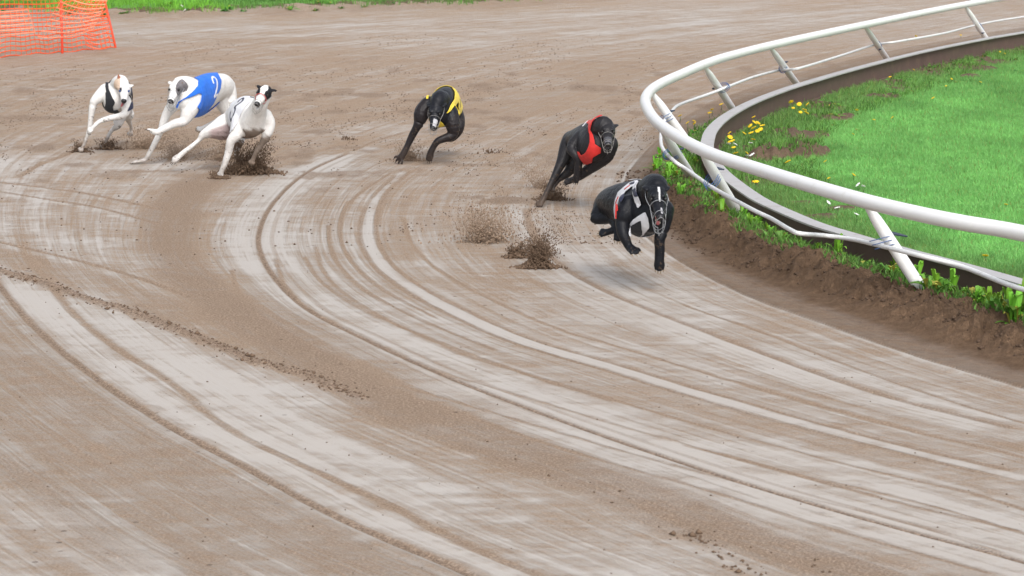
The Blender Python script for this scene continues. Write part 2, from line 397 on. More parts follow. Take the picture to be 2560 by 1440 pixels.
# lower left brown
band([(-150,800),(0,900),(130,980),(300,1080),(480,1190),(640,1290),(800,1380),(950,1460)], .22, -.5, .25, .7)
band([(-100,980),(60,1060),(220,1170),(380,1290),(520,1400),(620,1480)], .2, -.45, .2, .7)
band([(-80,1120),(80,1200),(200,1300),(330,1420)], .12, -.3, .3, .7)
band([(-50,1330),(80,1290),(200,1300),(330,1380),(420,1450)], .15, .45)
for pp in ([(-100,585),(0,605),(150,640),(300,680),(430,725),(480,745)], [(-100,440),(0,456),(120,470),(250,490),(430,530)], [(-50,470),(100,495),(250,520),(400,560)]):
    rut(pp, .035, .008, .5, .3, .09)
# pale strips at the left
band([(-60,560),(100,590),(280,620),(390,660)], .25, .35, 0, .6); band([(0,480),(150,510),(350,545)], .2, .3)
rut([(40,445),(90,415),(160,388),(230,360)], .05, .012, .4, .3, .1)
# inner pale grooves
g2 = GUIDES[2][2:13]
band(g2, .05, .8, 0, .5); rut(off(g2, -18, 6), .03, .008, .45, .1); rut(off(g2, 20, -6), .03, .006, .35, .1)
band(off(g2, 55, -6), .14, -.18, .08)
band([(1040,660),(1100,740),(1250,815),(1450,880),(1700,960),(2000,1040)], .16, .32)
g1 = GUIDES[1][2:10]
rut(g1, .04, .008, .5, .35, .12); band(off(g1, -30, 12), .14, .4, 0, .5); rut([(1700,760),(1900,830),(2150,925),(2400,1010),(2600,1070)], .02, .004, .3, .1)
for dx, dy, a in ((-130, 40, .3), (-230, 70, .25), (-340, 100, .3), (90, -30, .3)):
    rut(off(GUIDES[2][1:11], dx, dy), .025, .002, a*.8, .06)
for q in ([(760,640),(800,700),(900,770),(1060,840),(1300,930),(1550,1010)], [(820,560),(830,630),(890,710),(1030,790),(1250,880)], [(1080,1010),(1400,1120),(1800,1235),(2100,1330),(2500,1440)], [(1700,1110),(2000,1190),(2300,1270),(2560,1330)], [(980,430),(880,500),(850,570),(870,640),(950,720),(1100,800)]):
    rut(q, .025, .002, .3, .06)
band([(2000,1130),(2200,1190),(2450,1270),(2600,1320)], .2, .5); band([(1100,1060),(1400,1150),(1700,1240),(2000,1330),(2400,1450)], .14, .35)
band([(1980,880),(2200,960),(2450,1040)], .2, .35); band([(1480,560),(1500,640),(1600,710),(1750,790)], .3, .45)
band([(1540,980),(1800,1040),(2100,1110),(2400,1180)], .2, -.35); band([(1900,960),(2200,1040),(2560,1120)], .15, -.45)
# middle: mottled patches near the runners
band([(1040,450),(1200,450),(1330,480)], .5, -.35, .15); band([(1120,530),(1250,560),(1360,600)], .45, -.25, .1)
band([(560,380),(700,330),(900,290),(1100,260),(1300,230)], 1.2, -.3, .08)
band([(80,400),(300,410),(500,420)], .45, .35, 0); band([(850,330),(950,310),(1010,330)], .5, .5); band([(1530,320),(1550,400),(1520,470)], .35, .4)
band([(500,500),(560,600),(600,680)], .15, .1)
# far pale tracks
for pp, h in (([(270,85),(500,75),(900,62),(1300,45),(1800,20)], .9), ([(270,110),(500,100),(900,80),(1200,75)], .7), ([(700,115),(1000,100),(1300,75),(1800,35)], .6), ([(1000,120),(1300,100),(1700,60),(2200,20)], .8), ([(1500,110),(1800,75),(2200,35)], .7), ([(0,185),(100,180),(220,172)], .5), ([(100,222),(300,215)], .5), ([(1350,150),(1700,100)],.6)):
    band(pp, h*.4, .38, 0, .8)
band([(0,120),(300,105),(700,100),(1100,90)], .5, -.3, .08); band([(270,45),(700,40),(1100,25),(1500,5)], 1.2, -.35, .05)
# general tone
def soft_noise(sx, sy, seed): return fbm(GX*sx, GY*sy, 4, seed)-.5
wet += .35*soft_noise(.9, .35, 21)
dark = np.maximum(dark, .7*sstep(.58, .74, fbm(GX*2.6, GY*1.3, 5, 5))*sstep(560, 430, PYg)*sstep(100, 200, PYg))
dark = np.maximum(dark, .6*sstep(.60, .70, fbm(GX*1.4+9, GY*1.5, 5, 15))*np.exp(-((PXg-1220)/170)**2-((PYg-500)/70)**2)*1.6)
# small relief
Z += (.010*(fbm(GX*6, GY*5, 4, 31)-.5))*(1-sstep(.4, .9, wet)*.8)
Z += .012*sstep(450, 300, PYg)*(fbm(GX*4, GY*4, 4, 33)-.5)
# bank between the smooth track and the kerb
inb = np.clip(-din, 0, None); outk = np.clip(dk, 0, None); u = inb/(inb+outk+1e-6)
isb = (din < 0) & (dk > 0)
near = sstep(330, 470, PYg)
lump = fbm(GX*5.5, GY*5.5, 5, 41); lump2 = fbm(GX*16, GY*16, 4, 43); pits = sstep(.52, .72, fbm(GX*9, GY*7, 3, 47))
prof = sstep(.22, .58, u+.10*(lump-.5))*(1-.93*sstep(.66, .98, u))
wid = np.clip((inb+outk)/.8, .3, 1)
zb = near*wid*(.018*sstep(0, .02, inb/1.0) + .115*prof*(.35+1.2*lump) + .10*(lump2-.5)*sstep(.25, .5, u) - .05*pits*sstep(.3, .5, u)*(1-sstep(.75, .9, u))) + .012*sstep(.5, 1, u)
Z = np.where(isb, zb+.006*(lump2-.5), Z)
bank = np.where(isb, np.clip(.66+.5*sstep(.12, .36, u+.15*(lump-.5)), 0, 1)*(.45+.55*near), 0)
bank = bank*sstep(0, .008, inb)
lip = np.exp(-((din-.012)/.012)**2)*near; Z += .012*np.exp(-((din-.02)/.02)**2)*near; wet += .4*lip
# infield
bare = np.zeros((NY, NX)); inf = dk < 0
def mound(px, py, wx, wy, h, b=1.0):
    global bare, Z
    e = ((PXg-px)/wx)**2+((PYg-py)/wy)**2+2.2*(fbm(GX*5, GY*3, 4, 77)-.5); m = sstep(1.1, .2, e)
    bare = np.maximum(bare, b*m*inf); Z += inf*h*m*(.35+fbm(GX*11, GY*8, 4, 55))
for a in ((1975,392,110,17,.09), (1915,400,70,10,.05), (2020,345,75,11,.05), (2085,296,65,10,.05), (1905,462,75,14,.05), (2210,240,55,8,.04), (2150,185,60,7,.03), (2010,395,40,14,.06), (2440,170,60,7,.02), (2110,520,50,9,.02), (2060,545,50,10,.02), (2430,190,40,5,.02), (1960,330,40,8,.03)): mound(*a)
edge = sstep(-1.25, -.25, dk)*inf
bare = np.maximum(bare, edge*(.15+.8*sstep(.47, .60, fbm(GX*2.6, GY*1.6, 4, 60))))
Z += inf*(.02*(fbm(GX*3, GY*3, 4, 61)-.5) + .0)
# verge beyond the track (far left)
VERGE = [(-1500,56),(-400,44),(-100,37),(60,34),(200,38),(300,42),(500,38),(700,31),(900,23),(1100,17),(1300,11),(1500,0),(1700,-18),(2200,-45),(4000,-120)]
vy = np.interp(PXg, [p[0] for p in VERGE], [p[1] for p in VERGE]) + 9*(fbm(GX*1.3, GY*.8, 4, 70)-.5)*2
vv = vy-PYg                                                     # >0 in the verge
isv = vv > 0
Z += np.where(vv > -9, sstep(-9, 6, vv)*(.10+.10*(fbm(GX*5, GY*4, 4, 71)-.3)), 0)*(~inf)
dark = np.maximum(dark, .55*sstep(-12, -2, vv)*(~inf)); bare = np.where(isv, .9*sstep(10, 0, vv), bare)
wet = np.clip(wet, -1, 1.6); dark = np.clip(dark, 0, 1)
ZG = Z
reg = np.where(inf, 2, np.where(isv, 3, np.where((din < 0), 1, 0)))
idx = np.arange(NX*NY).reshape(NY, NX)
quads = np.stack([idx[1:, :-1], idx[1:, 1:], idx[:-1, 1:], idx[:-1, :-1]], -1).reshape(-1, 4)
rq = reg[1:, :-1].ravel()
VV = np.stack([GX, GY, Z], -1).reshape(-1, 3)
def ground_obj(name, r, material):
    F = quads[rq == r]; used = np.unique(F); remap = np.zeros(NX*NY, np.int64); remap[used] = np.arange(len(used))
    me = mesh_np(name, VV[used], remap[F]); smooth(me)
    fattr(me, 'wet', wet.ravel()[used]); fattr(me, 'dark', dark.ravel()[used]); fattr(me, 'bank', bank.ravel()[used]); fattr(me, 'bare', bare.ravel()[used])
    uvl = me.uv_layers.new(name='track'); U = np.stack([Tf.ravel()[used], Sf.ravel()[used]], -1)
    uvl.data.foreach_set('uv', U[remap[F].ravel()].astype(np.float32).ravel())
    return tag(link(name, me, None, [material]), kind='structure')
ground_obj('dirt_track', 0, M_TRACK); ground_obj('dirt_bank', 1, M_TRACK)
ground_obj('infield_lawn', 2, M_LAWN); ground_obj('grass_verge', 3, M_LAWN)
gm = MB(); gm.add([(-900, -100, -.12), (900, -100, -.12), (900, 1500, -.12), (-900, 1500, -.12)], [(0, 1, 2, 3)])
go = gm.build('ground', M_LAWN, None, False); tag(go, kind='structure'); fattr(go.data, 'bare', [0]*4)
def zat(px, py):
    c = int(np.clip(np.searchsorted(cols, px), 0, NX-1)); r = int(np.clip(np.searchsorted(rows, py), 0, NY-1)); return float(ZG[r, c])
def GZ(px, py):                                  # point on the real ground under this ground-plane pixel
    p = G(px, py); p[2] = zat(px, py); return p
def field(A, px, py):
    return A[np.clip(np.searchsorted(rows, py), 0, NY-1), np.clip(np.searchsorted(cols, px), 0, NX-1)]

# ------------------------------------------------------------------ kerb beam
def sweep(name, L, prof, material, parent=None):
    """L: n x 2 line, prof: closed list of (offset to track side, z)"""
    T = np.gradient(L, axis=0); T /= np.linalg.norm(T, axis=1)[:, None]; N = np.stack([-T[:, 1], T[:, 0]], 1)
    V = []; n = len(prof)
    for p, nn in zip(L, N):
        for o, z in prof: V.append((p[0]+nn[0]*o, p[1]+nn[1]*o, z))
    F = [(i*n+k, i*n+(k+1) % n, (i+1)*n+(k+1) % n, (i+1)*n+k) for i in range(len(L)-1) for k in range(n)]
    me = bpy.data.meshes.new(name); me.from_pydata(V, [], F); me.update()
    return link(name, me, parent, [material])
kroot = empty('kerb_beam', (*KL[len(KL)//2], 0)); tag(kroot, 'curved steel kerb beam with pale top flange edging the infield lawn', 'kerb')
W2 = .06
sweep('top_flange', KL, [(-W2, .207), (-W2, .220), (W2, .220), (W2, .207)], M_KTOP, kroot)
sweep('web', KL, [(-.008, .012), (-.008, .206), (.008, .206), (.008, .012)], M_KWEB, kroot)
sweep('bottom_flange', KL, [(-W2, -.03), (-W2, .011), (W2, .011), (W2, -.03)], M_KWEB, kroot)

# ------------------------------------------------------------------ guard rail, posts, hose
RAIL = [(3300,760),(2900,662),(2560,584),(2407,557),(2303,536),(2164,503),(2000,456),(1885,420),(1794,391),(1733,364),(1681,334),(1641,304),(1620,275),(1613,250),(1626,227),(1656,207),(1702,186),(1763,160),(1824,140),(1960,106),(2196,55),(2400,14),(2560,-14),(2900,-70),(3500,-150)]
RZ = .65
RP = catmull([G(a, b, RZ) for a, b in RAIL], 10)
rroot = empty('guard_rail', G(2320, 750)); tag(rroot, 'white tubular guard rail on slanted posts curving round the infield', 'guard rail')
b = MB(); b.loft(RP, .046, .046, n=20, sub=1); b.build('rail', M_WHITE, rroot)
POSTS = [((2164,508),(2325,757)), ((1752,375),(1856,552)), ((1655,325),(1745,468)), ((1628,230),(1745,392)), ((1760,165),(1843,290)), ((1925,118),(2003,226)), ((2160,63),(2226,160)), ((2412,14),(2476,113)), ((2780,640),(3000,960))]
pw = []
for (a, c) in POSTS:
    top = G(a[0], a[1], RZ-.02); bot = G(c[0], c[1], .02)
    ax = (top-bot)/np.linalg.norm(top-bot)
    P = [bot-ax*.08, bot, bot+(top-bot)*.72, bot+(top-bot)*.9, top]
    b = MB(); b.loft(P, [.04, .04, .038, .028, .018], [.04, .04, .038, .028, .018], n=16, sub=3)
    b.build('post', M_WHITE, rroot); pw.append((bot, top, ax))
HOSE = [(2900,790),(2700,752),(2546,720),(2407,667),(2303,640),(2199,614),(2129,598),(2060,589),(2000,584),(1973,573),(1929,547),(1885,526),(1824,493),(1775,465),(1717,424),(1687,404),(1659,375),(1652,352),(1654,325),(1662,300),(1680,277),(1702,260),(1778,233),(1824,215),(1885,192),(1946,176),(1972,174),(2007,168),(2102,139),(2184,113),(2243,104),(2361,83),(2444,62),(2560,42),(2900,-5)]
HP = catmull([G(a, b2, .35+.03*math.sin(i*1.7)) for i, (a, b2) in enumerate(HOSE)], 6)
hroot = empty('hose', G(2199, 700)); tag(hroot, 'thin white hose tied with blue twine along the guard rail posts', 'hose')
b = MB(); b.loft(HP, .0148, .0148, n=12, sub=1); b.build('tube', M_HOSE, hroot)
for bi, (bot, top, ax) in enumerate(pw[:8]):
    # closest approach of hose and post
    best = None
    for tt in np.linspace(.3, .8, 40):
        q = bot+(top-bot)*tt; dd = np.linalg.norm(HP-q, axis=1); j = int(dd.argmin())
        if best is None or dd[j] < best[0]: best = (dd[j], q, HP[j])
    _, q, hp = best; tb = MB(); c = (q+hp)/2; v = hp-q; lv = np.linalg.norm(v)+1e-6; v = v/lv
    w = np.cross(v, ax); w /= np.linalg.norm(w)
    for s in (-.03, .0, .028):
        P = []
        for k in range(25):
            a = 2*math.pi*k/24; P.append(c+ax*(s+.03*math.cos(a))+v*math.cos(a)*(lv/2+.038)+w*math.sin(a)*.042)
        tb.loft(P, .0028, .0028, n=6, sub=1)
    te = tb.build('tie', M_TIE, hroot)
    kb = MB(); e = c - v*(lv/2+.05); lenk = (.075, .05, .02, .04, .035, .03, .02, .025)[bi]
    dr = np.array([.9, -.3, -.15 if bi < 2 else .2]); dr /= np.linalg.norm(dr)
    kb.loft([e-dr*lenk*.6, e, e+dr*lenk*1.1], [.006, .011, .005], [.006, .011, .005], n=8, sub=3); kb.build('peg', M_STICK, te)
# ------------------------------------------------------------------ orange net fence
def net(name, corners_fn, nu, nv, r, material, parent):
    b = MB(); P = np.array([[corners_fn(i/(nu-1), j/(nv-1)) for j in range(nv)] for i in range(nu)])
    for i in range(nu): b.loft(P[i], r, r*.6, up=(0, 1, .1), n=4, sub=1)
    for j in range(nv): b.loft(P[:, j], r*1.25, r*.6, up=(0, 0, 1), n=4, sub=1)
    return b.build(name, material, parent, False)
nroot = empty('safety_fence', G(155, 134)); tag(nroot, 'sagging orange plastic mesh barrier on two thin poles at the track edge', 'barrier')
A0 = G(-330, 172); A1 = G(288, 120)
topr = PD(262, 0, A1[1]+.15); slope = (topr-A1)/(topr[2]-A1[2])
def f_main(u, v):
    p = A0+(A1-A0)*u; h = .98*v+.01
    lean = slope*h*sstep(.55, 1, u)
    sag = .05*math.sin(u*23+v*3)*(1-abs(2*v-1)*.3)
    q = p+np.array([0, 0, h])*(1-float(sstep(.55, 1, u)))+lean+np.array([0, sag, -.05*(.5-.5*math.cos(u*12.5))*(v)])
    if v < .3: q = q+np.array([0, -.08*(1-v/.3)*math.sin(u*17), .012*math.sin(u*60)])
    return q
net('mesh', f_main, 50, 16, .0062, M_NET, nroot)
def patch(c, bow, yy):
    c = [np.array(PD(*q, yy)) for q in c]
    def f(u, v):
        p = (c[0]*(1-u)+c[1]*u)*(1-v)+(c[3]*(1-u)+c[2]*u)*v
        return p+np.array([0, -bow*math.sin(math.pi*u)*math.sin(math.pi*v), -.05*math.sin(math.pi*u)])
    return f
ym = (A0[1]+A1[1])/2
net('folded_mesh', patch([(-120, 78), (88, 80), (70, 24), (-120, 18)], .08, G(40, 150)[1]-.15), 14, 6, .0058, M_FLAP, nroot)
net('folded_mesh', patch([(95, 92), (232, 74), (268, 2), (170, -25)], .10, G(200, 135)[1]-.18), 12, 9, .0058, M_FLAP, nroot)
net('folded_mesh', patch([(215, 112), (276, 116), (262, -8), (190, -8)], .06, G(240, 126)[1]-.05), 7, 11, .0058, M_NET, nroot)
for (a, c, rr) in (((152, -12), (156, 134), .019), ((258, -14), (289, 119), .017)):
    g = G(*c); t0 = PD(a[0], a[1], g[1]+.02); b = MB(); b.loft([g-(t0-g)*.06, g, t0], rr, rr, n=10, sub=1); b.build('pole', M_POLE, nroot)

# ------------------------------------------------------------------ grass blades, weeds, flowers
def blades(name, P, h, w, colr, lean=.5, curve=True):
    n = len(P); a = rs.rand(n)*2*np.pi; dx = np.cos(a); dy = np.sin(a); la = rs.rand(n)*2*np.pi; ll = rs.rand(n)*lean*h
    w = w*(.6+.8*rs.rand(n)); z0 = np.zeros(n)
    side = np.stack([dx*w/2, dy*w/2, z0], 1); tip = P+np.stack([np.cos(la)*ll, np.sin(la)*ll, h], 1)
    mid = P+np.stack([np.cos(la)*ll*.35, np.sin(la)*ll*.35, h*.6], 1)
    V = np.stack([P-side, P+side, mid+side*.8, mid-side*.8, tip], 1).reshape(-1, 3); b0 = np.arange(n)*5
    F3 = np.stack([b0+3, b0+2, b0+4], 1); F4 = np.stack([b0, b0+1, b0+2], 1); F5 = np.stack([b0, b0+2, b0+3], 1)
    me = mesh_np(name, V, np.concatenate([F3, F4, F5])); cattr(me, 'col', np.repeat(colr, 5, 0))
    return link(name, me, None, [M_GRASS])
def cols_for(n, base, var=.35, yellow=.08):
    c = np.tile(np.array(base), (n, 1))*(1+var*(rs.rand(n, 1)*2-1)); m = rs.rand(n) < yellow; c[m] = np.array((.30, .28, .08))*(.6+.6*rs.rand(m.sum(), 1)); return c
# lawn grass
def scatter(n, x0, x1, y0, y1, cond):
    px = x0+(x1-x0)*rs.rand(n); py = y0+(y1-y0)*rs.rand(n); m = cond(px, py); px, py = px[m], py[m]
    k = HC/(SP-((720-py)/FPX)*CP); X = (px-1280)/FPX*k; Y = (CP+((720-py)/FPX)*SP)*k
    return px, py, np.stack([X, Y, field(ZG, px, py)], 1)
def c_lawn(px, py): return (field(dk, px, py) < -.10) & (field(bare, px, py) < .25+.4*rs.rand(len(px)))
px, py, P = scatter(330000, 1740, 2700, 40, 730, c_lawn)
dist = -field(dk, px, py); n = len(P)
tall = sstep(.9, .2, dist)*rs.rand(n)
base = np.array((.20, .44, .125))*(1-.0*tall[:, None])
lowf = fbm(P[:, 0]*1.2, P[:, 1]*.6, 4, 91)[:, None]; hif = fbm(P[:, 0]*9, P[:, 1]*4, 3, 93)[:, None]
cc = base*(.35+.9*lowf+.45*hif)*(.82+.36*rs.rand(n, 1)); eg = (sstep(1.3, .3, dist)*(.3+.7*rs.rand(n)))[:, None]; cc = cc*(1-eg)+np.array((.17, .24, .07))*(.4+1.0*rs.rand(n, 1))*eg; yl = rs.rand(n) < .05; cc[yl] = np.array((.26, .30, .08))*(.7+.5*rs.rand(yl.sum(), 1))
tag(blades('grass', P, .022+.02*rs.rand(n)+.05*tall, .0045, cc, .9), 'bright short grass covering the infield lawn inside the kerb', 'grass', kind='stuff')
def c_verge(px, py): return (field(vv, px, py) > -2) & (field(dk, px, py) > 0) & (fbm(px*.03, py*.1, 2, 8) > .3*(field(vv, px, py) < 8))
px, py, P = scatter(90000, -500, 1500, -70, 50, c_verge); n = len(P)
g1_ = fbm(P[:, 0]*1.0, P[:, 1]*.5, 3, 95)[:, None]
cc = np.array((.13, .27, .05))*(.4+1.3*g1_)*(.6+.8*rs.rand(n, 1)); bl = (fbm(P[:, 0]*.5, P[:, 1]*.4, 2, 99) > .5); cc[bl] *= np.array((1.5, 1.5, .9))
tag(blades('verge_grass', P, (.06+.10*rs.rand(n))*(.5+g1_[:, 0]), .009, cc, .8), 'rough weedy grass on the far verge beyond the track', 'grass', kind='stuff')

def leaf(bv, bf, bc, base, az, L, W, rise, colr, wav=0):
    """curved lance-shaped leaf, 6 stations x 3"""
    o = len(bv); d = np.array([math.cos(az), math.sin(az), 0]); s = np.array([-math.sin(az), math.cos(az), 0]); n = 7
    for i in range(n):
        t = i/(n-1); h = L*(rise*t-(rise*.55+.12)*t*t); r = L*t*(1-.25*rise*t*.6)
        w = W*(math.sin(math.pi*min(1, t*.92+.06))**.8)*(1+wav*math.sin(i*2.6))
        c = base+d*r*max(.25, 1-rise*.55)+np.array([0, 0, h])
        for k, q in ((-1, .35), (0, 0), (1, .35)):
            bv.append(tuple(c+s*w*.5*k+np.array([0, 0, w*q*.5]))); bc.append(tuple(np.array(colr)*(1.25 if k == 0 else 1)))
    for i in range(n-1):
        for k in range(2): bf.append((o+i*3+k, o+i*3+k+1, o+i*3+k+4, o+i*3+k+3))
def plant_mesh(name, n, L, W, rise, col, seed, wav=.15, flat=0):
    r = random.Random(seed); v = []; f = []; c = []
    for i in range(n):
        k = r.uniform(.55, 1.1); cl = np.array(col)*r.uniform(.6, 1.4)
        if r.random() < .10: cl = np.array((.30, .27, .05))
        leaf(v, f, c, np.array([r.uniform(-.02, .02), r.uniform(-.02, .02), 0]), r.uniform(0, 6.28), L*k, W*k*r.uniform(.7, 1.3), rise*r.uniform(.22, 1.0), cl, wav)
    me = bpy.data.meshes.new(name); me.from_pydata(v, [], f); me.update(); smooth(me); cattr(me, 'col', c); me.materials.append(M_LEAF); return me
GR = (.075, .20, .03)
dock = [plant_mesh('dock_weed', 19, .18, .021, 1.9, (.15, .33, .03), s, .06) for s in range(5)]
dand = [plant_mesh('rosette_weed', 14, .12, .03, .9, (.09, .24, .035), 10+s, .4) for s in range(4)]
low = [plant_mesh('leafy_weed', 22, .07, .022, 1.0, (.085, .21, .05), 20+s, .2) for s in range(4)]
def place(me, name, p, sc, label, cat, group):
    o = bpy.data.objects.new(name, me); COL.objects.link(o); o.location = tuple(map(float, p)); o.scale = (sc,)*3
    o.rotation_euler = (rnd.uniform(-.2, .2), rnd.uniform(-.2, .2), rnd.uniform(0, 6.28)); tag(o, label, cat, group); return o
# foreground strip between bank and kerb: walk along the kerb
KT = np.gradient(KL, axis=0); KT /= np.linalg.norm(KT, axis=1)[:, None]; KN = np.stack([-KT[:, 1], KT[:, 0]], 1)
KS = np.concatenate([[0], np.cumsum(np.hypot(*np.diff(KL, axis=0).T))])
def kpoint(s, off):
    x = np.interp(s, KS, KL[:, 0]); y = np.interp(s, KS, KL[:, 1]); nx = np.interp(s, KS, KN[:, 0]); ny = np.interp(s, KS, KN[:, 1])
    p = np.array([x+nx*off, y+ny*off, 0]); qx, qy = proj(p); p[2] = zat(qx, qy); return p, qx, qy
cnt = [0]*4
s = 0
while s < KS[-1]:
    p, qx, qy = kpoint(s, .2)
    if -50 < qx < 2620 and qy > 60:
        front = qy > 420
        dens = .16 if qy > 600 else (.13 if front else .22)
        for _ in range(1):
            o = rnd.uniform(.05, .22) if qy > 520 else (rnd.uniform(.10, .42) if front else rnd.uniform(.08, .4))
            if front or qy > 232 or rnd.random() < .25:
                p, qx, qy = kpoint(s, o)
                kind = rnd.random()
                if front:
                    me, nm = (rnd.choice(dock), 'dock_weed') if kind < .35 else ((rnd.choice(dand), 'rosette_weed') if kind < .7 else (rnd.choice(low), 'leafy_weed'))
                    place(me, nm, p, (rnd.uniform(.35, .62) if rnd.random() < .85 else rnd.uniform(.7, 1.0))*(.95 if qx > 1900 else 1.15), {'dock_weed': 'broad-leaved upright weed in the strip between dirt bank and kerb', 'rosette_weed': 'narrow-leaved rosette weed in the strip between dirt bank and kerb', 'leafy_weed': 'low small-leaved weed in the strip between dirt bank and kerb'}[nm], 'weed', nm.replace('_', ' ')+'s between bank and kerb')
                else:
                    me, nm = (rnd.choice(low), 'leafy_weed') if kind < .6 else (rnd.choice(dand), 'rosette_weed')
                    place(me, nm, p, rnd.uniform(.6, 1.0), {'rosette_weed': 'narrow-leaved weed on the track side of the far kerb', 'leafy_weed': 'low small-leaved weed on the track side of the far kerb'}[nm], 'weed', nm.replace('_', ' ')+'s outside the far kerb')
        s += dens*rnd.uniform(.6, 1.4)*(.33 if front else .45)
    else: s += .3
# big leaves by the right edge and the nearest post
for (x, y, sc) in ((2530,850,1.5),(2560,825,1.5),(2480,812,1.2),(2290,735,1.1),(2545,835,1.35),(2515,820,1.1),(2375,768,1.2),(2340,772,1.0),(2440,805,1.0),(2240,705,.95),(2100,672,1.0),(2090,690,.9),(1640,440,1.1),(1680,470,1.0),(1700,520,1.1),(1760,560,1.1),(1800,575,1.0),(1650,395,.9)):
    px_, py_ = x, y; p = GZ(px_, py_); p[2] += 0
    place(rnd.choice(dock), 'dock_weed', p, sc, 'tall broad-leaved weed standing at the crest of the dirt bank', 'weed', 'tall weeds on the bank crest')
broad = [plant_mesh('broad_weed', 11, .13, .042, 1.25, (.12, .27, .035), 40+s, .12) for s in range(5)]
for _ in range(46):
    s_ = None; p, qx, qy = kpoint(rnd.uniform(0, KS[-1]), rnd.uniform(.16, .36))
    if 1600 < qx < 2640 and qy > 430: place(rnd.choice(broad), 'broad_weed', p, rnd.uniform(.6, 1.15), 'spreading broad-leaved weed on top of the dirt bank', 'weed', 'broad weeds on the dirt bank')
for (x, y, sc) in ((2322,772,1.2),(2350,778,1.1),(2300,765,1.0),(2545,845,1.7),(2500,830,1.4),(2400,785,1.3),(2440,800,1.2)):
    place(rnd.choice(broad), 'broad_weed', GZ(x, y), sc, 'large broad-leaved weed between the near post and the right edge', 'weed', 'large broad weeds by the near post')
# infield side weeds
s = 0
while s < KS[-1]:
    p, qx, qy = kpoint(s, -.3)
    if qx < 2620 and 70 < qy < 470:
        p, qx, qy = kpoint(s, -abs(rnd.gauss(.25, .4))-.07)
        me, nm = (rnd.choice(low), 'leafy_weed') if rnd.random() < .65 else (rnd.choice(dand), 'rosette_weed')
        place(me, nm, p, rnd.uniform(.5, 1.0), {'rosette_weed': 'narrow-leaved weed on the lawn side of the kerb', 'leafy_weed': 'low small-leaved weed on the lawn side of the kerb'}[nm], 'weed', nm.replace('_', ' ')+'s inside the kerb')
        s += rnd.uniform(.07, .24)
    else: s += .3
# verge weeds
for i in range(46):
    x = rnd.uniform(-60, 1150); y = np.interp(x, [q[0] for q in VERGE], [q[1] for q in VERGE])-rnd.uniform(-4, 14)
    place(rnd.choice(low+dand), 'verge_weed', GZ(x, y), rnd.uniform(1.2, 2.2), 'bushy green weed on the verge at the far edge of the track', 'weed', 'weeds on the far verge')
# low ground cover (tiny leaves)
def c_cov(px, py):
    d = field(dk, px, py); yy = py
    return ((d > .05) & (d < .42) & (fbm(px*.03, py*.05, 2, 3) > .33) & (py > 222)) | ((d < -.05) & (d > -1.0) & (py < 480) & (fbm(px*.02, py*.06, 3, 4) > .42))
px, py, P = scatter(170000, 1560, 2700, 80, 900, c_cov); n = len(P)
cc = np.array((.12, .27, .05))*(.45+1.1*rs.rand(n, 1)); 
tag(blades('ground_cover', P, (.02+.06*rs.rand(n)**2)*np.where(py > 500, .85, 1), .008, cc, 1.3), 'low mat of weeds and tufts hugging both sides of the kerb', 'ground cover', kind='stuff')
# flowers
fm = MB(); fm.loft([(0, 0, 0), (.004, 0, .5), (0, .003, 1)], .003, .003, n=5, sub=1); stem_me = fm.mesh('stem'); 
M_STEM = simple('flower_stem', (.08, .17, .04), .6); stem_me.materials.append(M_STEM)
fm = MB()
for i in range(12):
    a = i*math.pi/6; fm.ell((math.cos(a)*.010, math.sin(a)*.010, .002+.002*(i % 2)), (.010, .004, .002), [[math.cos(a), -math.sin(a), 0], [math.sin(a), math.cos(a), 0], [0, 0, 1]], 6, 4)
fm.ell((0, 0, .003), (.009, .009, .005), None, 8, 5); head_y = fm.mesh('flower_head'); head_y.materials.append(M_YEL); head_w = head_y.copy(); head_w.materials.clear(); head_w.materials.append(M_WPET)
def flower(px, py, h, sc, hm, name, label, group):
    p = GZ(px, py); 
    top = p[2]+h; r = empty(name, p); tag(r, label, 'flower', group)
    st = link('stem', stem_me, r); st.location = (0, 0, 0); st.matrix_parent_inverse = Matrix.Identity(4); st.scale = (1, 1, h)
    hd = link('flower_head', hm, r); hd.matrix_parent_inverse = Matrix.Identity(4); hd.location = (0, 0, h); hd.scale = (sc,)*3; hd.rotation_euler = (rnd.uniform(.2, .8), rnd.uniform(-.4, .4), rnd.uniform(0, 6))
FL = [(1719,307),(1735,303),(1736,309),(1774,282),(1780,274),(1803,261),(1700,290)]
def lift(x, y, h):                               # ground pixel whose flower head shows at x, y
    p = G(x, y, h); return proj(np.array([p[0], p[1], 0]))
def fl(lst, h, sc, hm, name, label, group):
    for (x, y) in lst:
        hh = h*rnd.uniform(.8, 1.2); a, b_ = lift(x, y, hh); flower(a, b_, hh, sc*rnd.uniform(.8, 1.25), hm, name, label, group)
fl(FL, .07, 1.2, head_y, 'yellow_flower', 'small yellow flower in the weeds between kerb and track under the rail', 'yellow flowers outside the kerb')
fl([(1884,292),(1890,269),(1886,307),(1895,309),(1876,314),(1906,315),(1884,320),(1901,324),(1893,328),(1878,332),(1860,334),(1824,333),(1825,343),(1883,348),(1839,384),(1867,383),(1978,255),(1998,261),(2019,260),(1983,270),(2001,280),(2011,274),(2016,282),(1970,405),(1889,455),(1834,369)], .10, 1.35, head_y, 'yellow_flower', 'small yellow flower clustered in the weeds just inside the kerb bend', 'yellow flowers inside the kerb bend')
fl([(2142,276),(2133,335),(2063,404),(2072,445),(2185,298),(2231,292),(2333,244),(2365,215),(2451,205),(2134,437),(2232,172),(2216,182),(2225,193),(2284,174),(2500,130),(2512,134),(2402,88),(2290,90),(2515,512),(2463,640),(2379,197)], .04, 1.0, head_y, 'yellow_flower', 'single yellow flower dotted in the open infield lawn', 'yellow flowers dotted over the lawn')
